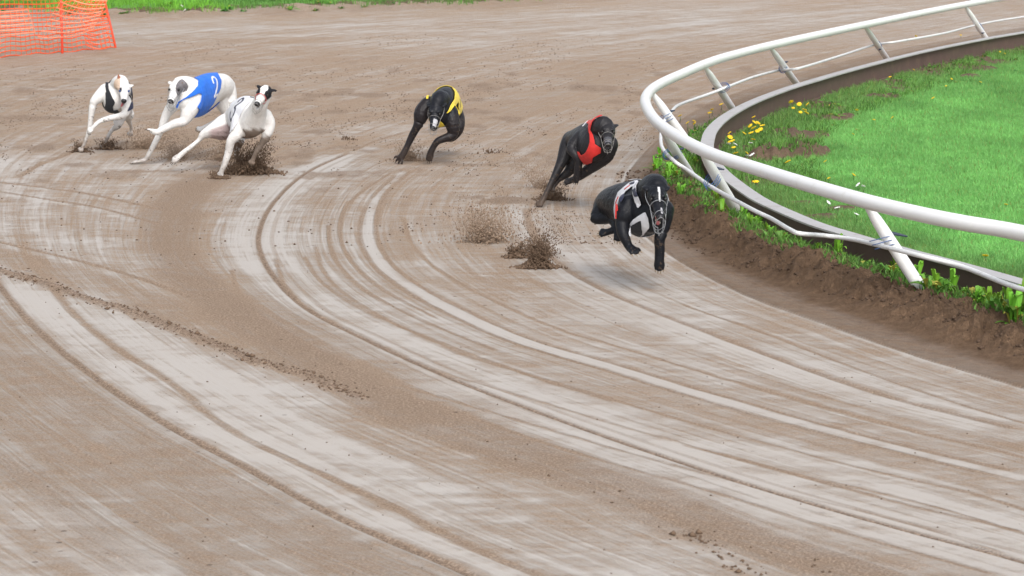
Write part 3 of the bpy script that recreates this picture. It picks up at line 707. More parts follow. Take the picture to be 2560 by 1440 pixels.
fl([(1828,355)], .12, 2.4, head_y, 'yellow_flower', 'largest yellow flower close inside the kerb, above its white neighbour', None)
fl([(1822,361),(1838,362),(1876,377),(1880,388),(1869,390)], .07, 1.3, head_w, 'daisy', 'white daisy close inside the kerb bend', 'daisies by the kerb bend')
fl([(2071,508),(2093,523),(2141,537),(2052,470),(2145,462),(2158,465)], .07, 1.1, head_w, 'daisy', 'white daisy in the lawn behind the near stretch of kerb', 'daisies in the lawn')
fl([(455,28),(462,32)], .06, 1.8, head_w, 'daisy', 'white flower at the edge of the far verge', 'white flowers on the far verge')

# ------------------------------------------------------------------ sand splashes and clods
OCT = np.array([(1, 0, 0), (-1, 0, 0), (0, 1, 0), (0, -1, 0), (0, 0, 1), (0, 0, -1)], float)
OF = np.array([(0, 2, 4), (2, 1, 4), (1, 3, 4), (3, 0, 4), (2, 0, 5), (1, 2, 5), (3, 1, 5), (0, 3, 5)])
def grains(name, C, R, material, stretch=1.0):
    n = len(C); J = OCT[None]*(.6+.8*rs.rand(n, 6, 1))*R[:, None, None]; J[:, :, 2] *= stretch
    a = rs.rand(n)*6.28; ca, sa_ = np.cos(a)[:, None], np.sin(a)[:, None]
    X = J[:, :, 0]*ca-J[:, :, 1]*sa_; Y = J[:, :, 0]*sa_+J[:, :, 1]*ca; J[:, :, 0] = X; J[:, :, 1] = Y
    V = (C[:, None]+J).reshape(-1, 3); F = (OF[None]+(np.arange(n)*6)[:, None, None]).reshape(-1, 3)
    me = mesh_np(name, V, F); return link(name, me, None, [material])
def splash(px, py, w, h, n, label, lean=0, dense=1.0, r=(.0022, .008), material=None, lift_=0):
    """fountain of sand: px,py ground centre, w,h in photo pixels"""
    c = G(px, py); k = FPX/c[1]; Wm = w/k; Hm = h/k; n = int(n*1.5); r = (r[0]*.8, r[1]*.85)
    nj = 16; jets = rs.rand(nj, 3)
    j = rs.randint(0, nj, n); u_ = rs.rand(n)**1.3
    az = jets[j, 0]*6.28+rs.randn(n)*.25; out = (.25+.75*jets[j, 1])*Wm*.5; top = (.3+.7*jets[j, 2])*Hm
    x = np.cos(az)*out*u_+rs.randn(n)*Wm*.07; y = np.sin(az)*out*u_*.8+rs.randn(n)*Wm*.07
    z = top*u_*(1.5-.5*u_)*rs.rand(n)**.22 + lift_
    x = x+lean*z
    R = r[0]+(r[1]-r[0])*rs.rand(n)**3; R = R*(1.25-.5*u_)
    nb = int(n*.22*dense)                        # base clump
    bx = rs.randn(nb)*Wm*.20; by = rs.randn(nb)*Wm*.12; bz = np.abs(rs.randn(nb))*Hm*.14*np.exp(-(bx/(Wm*.3))**2)
    C = np.stack([np.r_[x, bx], np.r_[y, by], np.r_[np.abs(z), bz+lift_]+.003], 1)+c
    R = np.r_[R, r[1]*(.6+.8*rs.rand(nb))]
    return tag(grains('sand_spray', C, R, material or M_CLOD, 1.5), label, 'sand spray', kind='stuff')
splash(200, 380, 62, 36, 500, 'dark sand kicked up round the planted front paw of the leftmost hound')
splash(272, 373, 84, 38, 700, 'dark sand thrown by the hind paw of the leftmost hound')
splash(355, 372, 170, 105, 2300, 'airy brown spray hanging between the leftmost hound and the blue jacket', .5, .1, (.002, .007), M_CLOD2)
splash(440, 398, 190, 110, 1800, 'faint wide spray of sand under the belly of the blue-jacketed hound', .2, .05, (.002, .006), M_CLOD2)
splash(622, 434, 170, 105, 5200, 'big dark burst of sand under the white hound wearing number 3', .1, 1.6, (.002, .009))
splash(560, 400, 210, 95, 2400, 'thin brown spray behind the hind legs of the number 3 hound', -.3, .1, (.002, .006), M_CLOD2)
splash(550, 447, 66, 16, 420, 'low ring of sand round the planted front paw of the number 3 hound')
splash(1020, 402, 110, 66, 1300, 'sand spray between the front paws of the yellow-jacketed hound', .2, .5, (.002, .007), M_CLOD2)
splash(1380, 500, 110, 62, 1300, 'brown sand spray at the hind paws of the red-jacketed hound', .1, .8, (.002, .007))
splash(1355, 470, 190, 120, 1700, 'fine airy sand hanging left of the red-jacketed hound', -.3, .05, (.0018, .005), M_CLOD2)
splash(1345, 670, 105, 105, 4200, 'tall fan-shaped burst of sand on the track behind the leading hound', .1, 1.3, (.002, .008))
splash(1292, 644, 60, 50, 1500, 'small dark clump of thrown sand left of the tall burst', 0, 1.6, (.002, .009))
splash(1215, 605, 310, 170, 2900, 'loose cloud of flying grit over the middle of the track', .3, .15, (.0022, .008), M_CLOD2)
splash(1340, 640, 240, 170, 1100, 'sparse airborne grit around the tall burst', .1, .02, (.002, .006))
splash(865, 350, 90, 26, 60, 'low scatter of grit left of the yellow-jacketed hound')
splash(1230, 383, 110, 20, 70, 'low ridge of loose sand right of the yellow-jacketed hound')
# clods lying on the track
pp = []
for L_, n_, sp in ((B2, 520, 9), (B1[9:], 30, 16), ([(1700,1305),(1760,1330),(1850,1390),(1900,1420)], 60, 12)):
    q = catmull(L_, 8)
    for _ in range(n_):
        a = q[rnd.randrange(len(q))]; x = a[0]+rnd.gauss(0, sp*2); y = a[1]+rnd.gauss(0, sp*.6)+ (24 if L_ is not B2 else 0)
        if -20 < x < 2600 and y < 1460: pp.append((x, y, rnd.uniform(.003, .010)*(1 if rnd.random() < .9 else 2)))
cx_ = 1640*rs.rand(22000); cy_ = 90+520*rs.rand(22000)**.9; cl_ = fbm(cx_*.006, cy_*.028, 4, 17)*.75+.25*fbm(cx_*.03, cy_*.08, 2, 18)
ok_ = (cl_ > .565) & (np.abs(cx_-850) > 0) & ~((cy_ > 440) & (cx_ < 1000))
for x, y in zip(cx_[ok_][:3600], cy_[ok_][:3600]): pp.append((float(x), float(y), rnd.uniform(.003, .009)))
for _ in range(500): pp.append((rnd.uniform(0, 1620), rnd.uniform(60, 640), rnd.uniform(.003, .011)))
for _ in range(240): pp.append((rnd.uniform(0, 2560), rnd.uniform(640, 1440), rnd.uniform(.002, .006)))
C = []; R = []
for x, y, r_ in pp:
    if field(din, x, y) < .02: continue
    p = GZ(x, y); p[2] += r_*.3; C.append(p); R.append(r_)
tag(grains('dirt_clods', np.array(C), np.array(R), M_CLOD, .7), 'small dark clods scattered over the sandy track', 'clods', kind='stuff')
for _ in range(700):
    x = rnd.uniform(1800, 2500); y = rnd.uniform(130, 560)
    if field(bare, x, y) > .5 and field(dk, x, y) < -.1: pp.append((x, y, 0)); 
C2 = [GZ(x, y)+np.array([0, 0, .003]) for x, y, r_ in pp if r_ == 0]
M_SOIL = simple('bank_soil', (.10, .066, .046), .9, .5, 50, spec=.15)
tag(grains('molehill_crumbs', np.array(C2), .004+.012*rs.rand(len(C2))**2, M_SOIL, .8), 'soil crumbs on the bare patches of the lawn', 'soil', kind='stuff')
C = []; R = []
for _ in range(7500):
    s_ = rnd.uniform(0, KS[-1]); p, qx, qy = kpoint(s_, rnd.uniform(.25, .8))
    if not (1500 < qx < 2700 and qy > 430): continue
    C.append(p+np.array([0, 0, .002])); R.append(rnd.uniform(.004, .020)*(1 if rnd.random() < .93 else 1.6))
M_SOIL = simple('bank_soil', (.10, .066, .046), .9, .5, 50, spec=.15)
tag(grains('soil_lumps', np.array(C), np.array(R), M_SOIL, .8), 'crumbly lumps of brown soil along the dirt bank', 'soil', kind='stuff')
# ------------------------------------------------------------------ greyhounds
S = HC/3.1
def coat_mat(name, rough, spec, sheen=0):
    m, nt, lk, bs = mat(name); pos = nt.new('ShaderNodeTexCoord').outputs['Object']
    f = nnoise(nt, lk, pos, 40, 6, .7); f2 = nnoise(nt, lk, pos, 9, 4, .6)
    c = nmix(nt, lk, nattr(nt, 'col', 'Color'), (.5, .5, .5), nmath(nt, lk, 'MULTIPLY', f2, .0))
    hv = nt.new('ShaderNodeHueSaturation'); lk.new(c, hv.inputs['Color']); lk.new(nmath(nt, lk, 'MULTIPLY_ADD', f, .5, .75), hv.inputs['Value'])
    lk.new(hv.outputs[0], bs.inputs['Base Color']); bs.inputs['Roughness'].default_value = rough; bs.inputs['Specular IOR Level'].default_value = spec
    lk.new(nbump(nt, lk, nmath(nt, lk, 'MULTIPLY_ADD', f, .25, f2), .02, .7), bs.inputs['Normal']); return m
M_COATB = coat_mat('black_coat', .36, .19); M_COATW = coat_mat('white_coat', .7, .2)
def cloth(name, c):
    m, nt, lk, bs = mat(name); pos = nt.new('ShaderNodeTexCoord').outputs['Object']
    f = nnoise(nt, lk, pos, 7, 4, .6)
    lk.new(nmix(nt, lk, [a*.8 for a in c], c, nramp(nt, lk, f, .3, .6)), bs.inputs['Base Color']); bs.inputs['Roughness'].default_value = .75
    bs.inputs['Sheen Weight'].default_value = .1
    lk.new(nbump(nt, lk, nnoise(nt, lk, pos, 14, 3, .5), .02, .5), bs.inputs['Normal']); return m
C_BLUE = cloth('blue_cloth', (.012, .15, .68)); C_WHITE = cloth('white_cloth', (.72, .73, .78)); C_BLACK = cloth('black_cloth', (.008, .009, .014))
C_YEL = cloth('yellow_cloth', (.88, .68, .06)); C_RED = cloth('red_cloth', (.62, .02, .016)); C_NAVY = cloth('navy_cloth', (.02, .025, .06))
M_EYE = simple('dark_eye', (.012, .010, .010), .12, .1); M_EYEB = simple('blue_eye', (.05, .09, .22), .12, .1)
M_NOSE = simple('nose_leather', (.02, .02, .024), .35, .1); M_TONGUE = simple('tongue', (.45, .12, .13), .35, .1)
M_MOUTH = simple('mouth_inside', (.035, .012, .012), .5, .1); M_TEETH = simple('teeth', (.7, .66, .55), .3, .05)
M_WIRE = simple('muzzle_wire', (.30, .31, .33), .3, .1); M_WIRER = simple('red_muzzle_cord', (.55, .05, .05), .4, .1)
M_WIREW = simple('clear_muzzle_plastic', (.30, .29, .28), .35, .05); M_CLAW = simple('claw', (.10, .08, .06), .4, .1); M_CLAWB = simple('pale_claw', (.35, .27, .18), .4, .1)
M_WSTRAP = simple('dark_strap', (.03, .035, .05), .5, .1)

def norm(v): v = np.asarray(v, float); return v/(np.linalg.norm(v)+1e-9)
RIGHT = np.array([1., 0, 0]); UPC = np.array([0, SP, CP]); TOW = np.array([0, -CP, SP])      # camera-aligned axes, used only to read the photo's poses
def camdir(a): return norm(RIGHT*a[0]+UPC*a[1]+TOW*a[2])

def hound(spec):
    x0, y0, zs = spec['zoom']; toP = lambda zx, zy: (x0+zx/zs, y0+zy/zs)
    Y0 = G(*toP(*spec['anchor']))[1] if spec.get('airground') is None else G(*spec['airground'])[1]
    def W(q):                                    # (zx, zy, dd) -> world; dd None: on the ground
        if q[2] is None: return G(*toP(q[0], q[1]), .012)
        return PD(*toP(q[0], q[1]), Y0+q[2]*S)
    body = MB(); caps = []                        # caps: (label, p, q, r) for part lookup
    lean = math.radians(spec.get('lean', 15)); up = norm(RIGHT*math.sin(lean)+UPC*math.cos(lean))
    tor = spec['torso']; TP = np.array([W(q[:3]) for q in tor]); A = np.array([q[3] for q in tor])*S; B = np.array([q[4] for q in tor])*S
    # round the two ends
    d0 = norm(TP[0]-TP[1]); d1 = norm(TP[-1]-TP[-2])
    P = np.vstack([TP[0]+d0*A[0]*.55, TP[0]+d0*A[0]*.35, TP, TP[-1]+d1*A[-1]*.4, TP[-1]+d1*A[-1]*.6])
    A2 = np.r_[A[0]*.25, A[0]*.7, A, A[-1]*.7, A[-1]*.25]; B2_ = np.r_[B[0]*.25, B[0]*.7, B, B[-1]*.7, B[-1]*.25]
    body.loft(P, A2, B2_, up=up, n=22, sub=4)
    for i in range(len(TP)-1): caps.append(('torso', TP[i], TP[i+1], max(A[i], B[i])))
    nk = spec['neck']; NP = np.array([W(q[:3]) for q in nk]); NR = np.array([q[3] for q in nk])*S
    # head
    hd = spec['head']; k = hd.get('k', 1.0)
    F = camdir(hd['fwd']); U = norm(RIGHT*math.sin(math.radians(hd.get('roll', 0)))+UPC*math.cos(math.radians(hd.get('roll', 0)))+TOW*hd.get('uptow', .6)); U = norm(U-F*np.dot(U, F)); Lt = np.cross(U, F)
    nose = W(hd['nose']); O = nose-(F*.188-U*.018)*k
    hw = lambda x, y, z: O+(F*x+Lt*y+U*z)*k
    NP = np.vstack([NP, hw(-.035, 0, -.015)]); NR = np.r_[NR, .052*k]
    body.loft(NP, NR*1.05, NR*.95, up=up, n=16, sub=4)
    for i in range(len(NP)-1): caps.append(('neck', NP[i], NP[i+1], NR[i]))
    M = np.array([F, Lt, U]).T
    body.ell(O, np.array((.078, .052, .050))*k, M); body.ell(hw(.035, 0, -.012), np.array((.06, .044, .040))*k, M)
    for s in (-1, 1):
        body.ell(hw(.012, s*.026, -.012), np.array((.04, .026, .036))*k, M, 10, 6); body.ell(hw(.048, s*.024, .026), np.array((.020, .016, .013))*k, M, 10, 6)
    mz = [(.03, -.004, .036, .038), (.07, -.008, .034, .035), (.11, -.015, .029, .030), (.15, -.019, .026, .026), (.178, -.021, .022, .0215), (.188, -.021, .015, .015)]
    body.loft([hw(a, 0, b_) for a, b_, _, _ in mz], [q[2]*k*.9 for q in mz], [q[3]*k for q in mz], up=U, n=14, sub=3)
    ja = math.radians(hd.get('jaw', 14)); jd = lambda t, dz=0: (.02+math.cos(ja)*t+math.sin(ja)*dz*0, -.034-math.sin(ja)*t+dz)
    jp = [(0, .024, .020), (.05, .021, .014), (.09, .018, .011), (.125, .014, .009), (.14, .009, .006)]
    body.loft([hw(jd(t)[0], 0, jd(t)[1]) for t, _, _ in jp], [q[2]*k for q in jp], [q[1]*k for q in jp], up=U, n=12, sub=3)
    caps.append(('head', hw(-.03, 0, 0), hw(.06, 0, 0), .05*k)); caps.append(('head', hw(.06, 0, -.01), hw(.18, 0, -.02), .025*k)); caps.append(('head', hw(.03, 0, -.04), hw(jd(.13)[0], 0, jd(.13)[1]), .015*k))
    for s, e in zip((-1, 1), hd.get('ears', ('fold', 'fold'))):
        if e == 'fold': ep = [(-.012, .044, .020, .018), (-.034, .056, .020, .018), (-.060, .062, .008, .014), (-.082, .056, -.010, .008)]
        elif e == 'side': ep = [(-.005, .040, .034, .020), (-.012, .062, .048, .018), (-.014, .082, .034, .014), (-.012, .088, .012, .006)]
        else: ep = [(-.01, .036, .036, .020), (-.018, .044, .066, .019), (-.030, .048, .094, .012), (-.038, .048, .112, .005)]
        body.loft([hw(a, s*b_, c) for a, b_, c, _ in ep], [q[3]*k for q in ep], [max(.0065, q[3]*k*.42) for q in ep], up=Lt if e != 'side' else F, n=10, sub=3)
        caps.append(('ear%d' % s, hw(*[ep[0][0], s*ep[0][1], ep[0][2]+.012]), hw(ep[-1][0], s*ep[-1][1], ep[-1][2]), .030*k))
    # legs
    claws = MB()
    for li, lg in enumerate(spec['legs']):
        pts = lg['p']; LP = np.array([W(q[:3]) for q in pts]); R = np.array([q[3] for q in pts])*S
        lat = spec.get('fat', 1.0)
        body.loft(LP, R*lat, R*lat, up=up, n=12, sub=4); body.ell(LP[0], np.array((1, 1, 1))*R[0]*.96)
        for i in range(len(LP)-1): caps.append(('leg%d' % li, LP[i], LP[i+1], R[i]))
        if 'paw' not in lg: continue
        tip = W(lg['paw']); st = LP[-1]; dirp = norm(tip-st); Lp = np.linalg.norm(tip-st)
        pu = norm(lg.get('pu', camdir((0, .6, .8)))); lt = norm(np.cross(dirp, pu)); pu = np.cross(lt, dirp)
        r = R[-1]; sp = lg.get('spread', 1.0)
        body.loft([st, st+dirp*Lp*.5, st+dirp*Lp*.62], [r, r*.9, r*.5], [r, max(r*1.15, .022), max(r*.9, .018)], up=pu, n=10, sub=2)
        caps.append(('leg%d' % li, st, tip, .025))
        for q, o in enumerate((-1.5, -.5, .5, 1.5)):
            ln = Lp*(1.0 if abs(o) < 1 else .86); w0 = .0125
            a0 = st+dirp*Lp*.40+lt*o*w0; a1 = st+dirp*ln*.75+lt*o*w0*sp*1.15+pu*.008; a2 = st+dirp*ln+lt*o*w0*sp*1.35-pu*.002
            body.loft([a0, a1, a2-dirp*.002], [.011, .0125, .009], [.0105, .0115, .0085], up=pu, n=8, sub=3)
            claws.loft([a2-dirp*.004, a2+dirp*.010, a2+dirp*.019-pu*.006], [.0045, .0038, .001], [.0038, .003, .001], up=pu, n=6, sub=2)
    for (c, rr, lab) in spec.get('lumps', ()): body.ell(W(c), np.array(rr)*S)
    if 'tail' in spec:
        t_ = [W(q[:3]) for q in spec['tail']]; body.loft(t_, [q[3]*S for q in spec['tail']], [q[3]*S for q in spec['tail']], n=8, sub=4)
    root = empty('greyhound', (*TP[2][:2], 0)); tag(root, spec['label'], 'dog', 'racing greyhounds')
    tmp = bpy.data.objects.new('tmp', body.mesh('tmp')); COL.objects.link(tmp)
    rm = tmp.modifiers.new('r', 'REMESH'); rm.mode = 'VOXEL'; rm.voxel_size = .0046
    sm_ = tmp.modifiers.new('s', 'SMOOTH'); sm_.factor = .5; sm_.iterations = 12
    dg = bpy.context.evaluated_depsgraph_get(); me = bpy.data.meshes.new_from_object(tmp.evaluated_get(dg)); me.name = 'body'
    bpy.data.objects.remove(tmp, do_unlink=True); smooth(me)
    n = len(me.vertices); V = np.empty(n*3); me.vertices.foreach_get('co', V); V = V.reshape(-1, 3)
    N = np.empty(n*3); me.vertices.foreach_get('normal', N); N = N.reshape(-1, 3)
    best = np.full(n, 1e9); part = np.zeros(n, int); names = sorted({c[0] for c in caps})
    for lab, p, q, r in caps:
        d = q-p; l2 = d@d+1e-12; t_ = np.clip(((V-p)@d)/l2, 0, 1); e = np.linalg.norm(V-p-t_[:, None]*d, axis=1)-r; mk = e < best; best[mk] = e[mk]; part[mk] = names.index(lab)
    Hh = (V-O)@M/k; mk = (part == names.index('neck')) & (Hh[:, 0] > -.035) & (np.linalg.norm(Hh, axis=1) < .11); part[mk] = names.index('head')
    is_ = lambda s: np.isin(part, [i for i, a in enumerate(names) if a.startswith(s)])
    H = (V-O)@M/k; qx, qy = proj(V); zx, zy = (qx-x0)*zs, (qy-y0)*zs
    ctx = dict(V=V, N=N, is_=is_, H=H, zx=zx, zy=zy, n=n, noise=lambda s, sd=0: fbm(V[:, 0]*s+V[:, 2]*s*.7, V[:, 1]*s*.6+V[:, 2]*s, 4, sd))
    colr = spec['coat'](ctx)
    # nostril leather, mouth, dirty paws
    hm = is_('head'); nz = hm & (H[:, 0] > .174) & (H[:, 2] > -.034); colr[nz] = (.015, .015, .018)
    inm = hm & (H[:, 0] > .05) & (H[:, 0] < .17) & (H[:, 2] < -.026) & (np.abs(H[:, 1]) < .02) & ((N@F) > -.5) & ((N@U) < -.3) & (H[:, 2] > -.045); colr[inm] = (.04, .015, .015)
    mud = spec.get('mud', .4); hgt = V[:, 2]; mm = is_('leg')*sstep(.24, .03, hgt)*mud*(.4+1.0*ctx['noise'](25, 5)); mm = np.clip(mm, 0, .95)[:, None]; colr = colr*(1-mm)+np.array((.16, .11, .075))*mm
    sp_ = (ctx['noise'](60, 9) > .70) & (hgt < .35) & is_('leg'); colr[sp_] = colr[sp_]*.4+np.array((.10, .07, .05))*.6
    cattr(me, 'col', np.clip(colr, 0, 1)); dark_ = spec.get('dark', False)
    link('body', me, root, [M_COATB if dark_ else M_COATW])
    claws.build('claws', M_CLAWB if spec.get('paleclaw') else M_CLAW, root)
    # eyes, nose, mouth
    for s in (-1, 1):
        b = MB(); b.ell(hw(.062, s*.036, .013), np.array((.0105, .0095, .0095))*k, M, 12, 8); b.build('eye', hd.get('eye', M_EYE), root)
    b = MB(); b.ell(hw(.186, 0, -.014), np.array((.0125, .0165, .0125))*k, M, 12, 8); b.build('nose', M_NOSE, root)
    b = MB(); c0 = jd(.03); c1 = jd(.12, .004); b.loft([hw(.05, 0, -.03), hw((c1[0]+.15)/2, 0, (c1[1]-.024)/2), hw(c1[0]*.5+.075, 0, c1[1]*.5-.017)], [.012*k, .010*k, .006*k], [.016*k, .013*k, .010*k], up=U, n=10, sub=2); b.build('mouth', M_MOUTH, root)
    if hd.get('tongue', True):
        b = MB(); tl = hd.get('tl', .128); b.loft([hw(jd(.04)[0], 0, jd(.04, .012)[1]), hw(jd(.09)[0], 0, jd(.09, .013)[1]), hw(jd(tl)[0]+.006, hd.get('tside', 0)*.02, jd(tl, .008)[1])], [.004*k, .004*k, .003*k], [.012*k, .013*k, .008*k], up=U, n=8, sub=3); b.build('tongue', M_TONGUE, root)
    if hd.get('teeth'):
        b = MB()
        for s in (-1, 1):
            for t_ in (.09, .11, .124):
                x_, z_ = jd(t_, .012); b.ell(hw(x_, s*.011, z_), np.array((.003, .0025, .007))*k, M, 6, 4)
            b.ell(hw(.160, s*.013, -.040), np.array((.003, .003, .009))*k, M, 6, 4)
        b.build('teeth', M_TEETH, root)
    mg = hd.get('muzzle')
    if mg:
        b = MB(); r0 = .0013 if mg in ('plastic', 'cord') else .0017
        jx, jz = jd(.12); 
        def ring(x, ry, zt, zb, n=20, tilt=0, rr=r0):
            b.loft([hw(x+tilt*math.sin(2*math.pi*i/n), ry*math.cos(2*math.pi*i/n), (zt+zb)/2+(zt-zb)/2*math.sin(2*math.pi*i/n)) for i in range(n+1)], rr*k, rr*k, n=5, sub=1)
        zb = jz-.022
        if mg == 'cord':
            rb_ = MB(); b0_ = b; b = rb_; ring(.088, .040, .029, -.060, tilt=.01, rr=.0026); rb_.build('nose_band', M_WIRER, root); b = b0_
        ring(.085, .043, .030, -.070, tilt=.01); ring(.15, .034, .008, zb, tilt=.008); ring(.195, .026, -.004, zb+.004, tilt=.012)
        for a in np.linspace(0, 2*math.pi, 9)[:-1]:
            P_ = [(.085, .043*math.cos(a), -.02+.05*math.sin(a)), (.15, .034*math.cos(a), (.008+zb)/2+(.008-zb)/2*math.sin(a)), (.197, .026*math.cos(a), zb/2+(-.004-zb)/2*math.sin(a)), (.212, .012*math.cos(a), zb/2+(-.004-zb)/4*math.sin(a))]
            if math.sin(a) < .2: b.loft([hw(*q) for q in P_], r0*k, r0*k, n=5, sub=3)
        for s in (-1, 1): b.loft([hw(.085, s*.043, -.02), hw(.02, s*.058, -.012), hw(-.05, s*.055, -.004)], .0035*k, .0015*k, up=U, n=6, sub=3)
        b.build('muzzle_guard', {'wire': M_WIRE, 'cord': M_WIREW, 'plastic': M_WIREW, 'strap': M_WIRE}[mg], root)
    # jacket panels: faces of the body inside outlines, lifted off the coat
    polys = np.empty(len(me.polygons)*4, int) if False else None
    me.calc_loop_triangles()
    fv = [tuple(p.vertices) for p in me.polygons]
    F4 = np.array([f if len(f) == 4 else (*f, f[-1]) for f in fv])
    jo = None
    def inpoly(poly, X, Y):
        c = np.zeros(len(X), bool); j = len(poly)-1
        for i in range(len(poly)):
            xi, yi = poly[i]; xj, yj = poly[j]
            if yi != yj: c ^= ((yi > Y) != (yj > Y)) & (X < (xj-xi)*(Y-yi)/(yj-yi)+xi)
            j = i
        return c
    def shell(name, sel, material, lift_, parent, again=True):
        fs = F4[sel[F4].all(1)]
        if len(fs) == 0: return None
        used = np.unique(fs); rm_ = np.full(n, -1); rm_[used] = np.arange(len(used)); VV_ = V[used].copy(); NN = N[used]
        # relax the outline
        par = np.arange(len(used))
        def find(q):
            while par[q] != q: par[q] = par[par[q]]; q = par[q]
            return q
        for f in rm_[fs]:
            r0_ = find(f[0])
            for q in f[1:]:
                r1_ = find(q)
                if r1_ != r0_: par[r1_] = r0_
        ids = np.array([find(q) for q in range(len(used))]); u_, cn_ = np.unique(ids, return_counts=True); big = u_[cn_.argmax()]
        if again:
            for extra in u_[np.argsort(-cn_)][1:3]:
                if (ids == extra).sum() > 45:
                    s2 = np.zeros(n, bool); s2[used[ids == extra]] = True; shell('jacket_panel' if 'jacket' in name else name, s2, material, lift_, parent, False)
        fs = fs[ids[rm_[fs[:, 0]]] == big]; used = np.unique(fs); rm_ = np.full(n, -1); rm_[used] = np.arange(len(used)); VV_ = V[used].copy(); NN = N[used]
        me2 = bpy.data.meshes.new(name); fl_ = [tuple(dict.fromkeys(int(rm_[i]) for i in f)) for f in fs]
        me2.from_pydata([tuple(p) for p in VV_+NN*lift_], [], [f for f in fl_ if len(f) > 2]); me2.update(); smooth(me2)
        E = np.array([e.vertices[:] for e in me2.edges]); cnt_ = {}
        for p in me2.polygons:
            for ek in p.edge_keys: cnt_[ek] = cnt_.get(ek, 0)+1
        be = np.array([e for e, c in cnt_.items() if c == 1]); X = np.array([v.co[:] for v in me2.vertices])
        if len(be):
            for _ in range(6):
                acc = np.zeros_like(X); cn = np.zeros(len(X)); np.add.at(acc, be[:, 0], X[be[:, 1]]); np.add.at(acc, be[:, 1], X[be[:, 0]]); np.add.at(cn, be[:, 0], 1); np.add.at(cn, be[:, 1], 1)
                b2 = cn > 0; X[b2] = X[b2]*.4+.6*acc[b2]/cn[b2][:, None]
            me2.vertices.foreach_set('co', X.ravel()); me2.update()
        o = link(name, me2, parent, [material]); so = o.modifiers.new('thick', 'SOLIDIFY'); so.thickness = .004; so.offset = 1
        dg_ = bpy.context.evaluated_depsgraph_get(); m3 = bpy.data.meshes.new_from_object(o.evaluated_get(dg_)); o.modifiers.clear(); m3.name = name; o.data = m3
        return o
    facing = ((V-np.array([0, 0, HC]))*N).sum(1) < 0
    # coordinates along the spine for the far side
    sp_t = np.zeros(n); bd = np.full(n, 1e9)
    for i in range(len(TP)-1):
        d = TP[i+1]-TP[i]; t_ = np.clip(((V-TP[i])@d)/(d@d), 0, 1); e = np.linalg.norm(V-TP[i]-t_[:, None]*d, axis=1); mk = e < bd; bd[mk] = e[mk]; sp_t[mk] = (i+t_)[mk]
    s0, s1 = spec['jrange']; first = None
    for ji, (nm, poly, material, lf, keep) in enumerate(spec['jacket']):
        ok = inpoly(poly, zx, zy) & facing & ~is_('head') & ~is_('ear')
        for kx in keep: ok &= ~is_(kx)
        if nm == 'jacket': ok |= (~facing) & (is_('torso')) & (sp_t > s0) & (sp_t < s1)
        o = shell(nm, ok, material, lf, root if first is None else first)
        if nm == 'jacket' and o is not None and first is None: first = o
    # numerals: cords of cloth laid on the jacket
    if 'numeral' in spec and first is not None:
        bvh = BVHTree.FromPolygons([v.co[:] for v in me.vertices], fv)
        for strokes, material, w in spec['numeral']:
            b = MB()
            for st in strokes:
                Q = catmull(st, 6) if len(st) > 2 else np.array([np.array(st[0])*(1-a)+np.array(st[1])*a for a in np.linspace(0, 1, 8)]); P_ = []
                for zx_, zy_ in Q:
                    r_ = ray(*toP(zx_, zy_)); hit = bvh.ray_cast(Vector((0, 0, HC)), Vector(r_).normalized())
                    if hit[0] is not None: P_.append((np.array(hit[0]), np.array(hit[1])))
                if len(P_) < 2: continue
                X = np.array([p for p, _ in P_]); NN = np.array([nn if nn[1] < 0 else -nn for _, nn in P_]); T_ = np.gradient(X, axis=0); V_ = []
                for i in range(len(X)):
                    sd = norm(np.cross(T_[i], NN[i]))
                    for a_, l_ in ((-1, .0100), (-1, .0142), (1, .0142), (1, .0100)): V_.append(X[i]+sd*a_*w/2+NN[i]*l_)
                Fz = [(i*4+q, i*4+(q+1) % 4, i*4+4+(q+1) % 4, i*4+4+q) for i in range(len(X)-1) for q in range(4)]+[(0, 1, 2, 3), tuple(len(V_)-4+q for q in (3, 2, 1, 0))]
                b.add(V_, Fz)
            if b.v: b.build('numeral', material, first, False)
    return root

def white(ctx): return np.tile(np.array((.72, .71, .70)), (ctx['n'], 1))
def black(ctx, c=(.013, .014, .019)): return np.tile(np.array(c), (ctx['n'], 1))
def coat1(x):
    c = white(x); H = x['H']; m = (x['is_']('head') | x['is_']('ear')) & (H[:, 1] < -.034) & (H[:, 0] > -.04) & (H[:, 0] < .055) & (H[:, 2] > -.01); c[m] = (.62, .48, .38)
    m = x['is_']('ear-1'); c[m] = (.30, .13, .08); m = (H[:, 0] > .05) & (H[:, 0] < .075) & (H[:, 1] < -.02) & (H[:, 2] > .005) & x['is_']('head'); c[m] = (.05, .05, .06)
    t = sstep(.5, .7, x['noise'](8, 3))*x['is_']('torso'); c = c*(1-.1*t[:, None]); return c
def coat2(x):
    c = white(x); H = x['H']; nz = x['noise'](40, 3)
    m = (x['is_']('head') | x['is_']('ear1')) & (((H[:, 0]-.025)/.085)**2+((H[:, 1]-.052)/.044)**2+((H[:, 2]-.012)/.065)**2 < 1); m |= x['is_']('ear1')
    c[m] = (np.array((.16, .15, .16))[None]*(.5+nz[:, None]))[m]; e = m & x['is_']('ear1') & (nz > .55); c[e] = (.15, .09, .06)
    return c
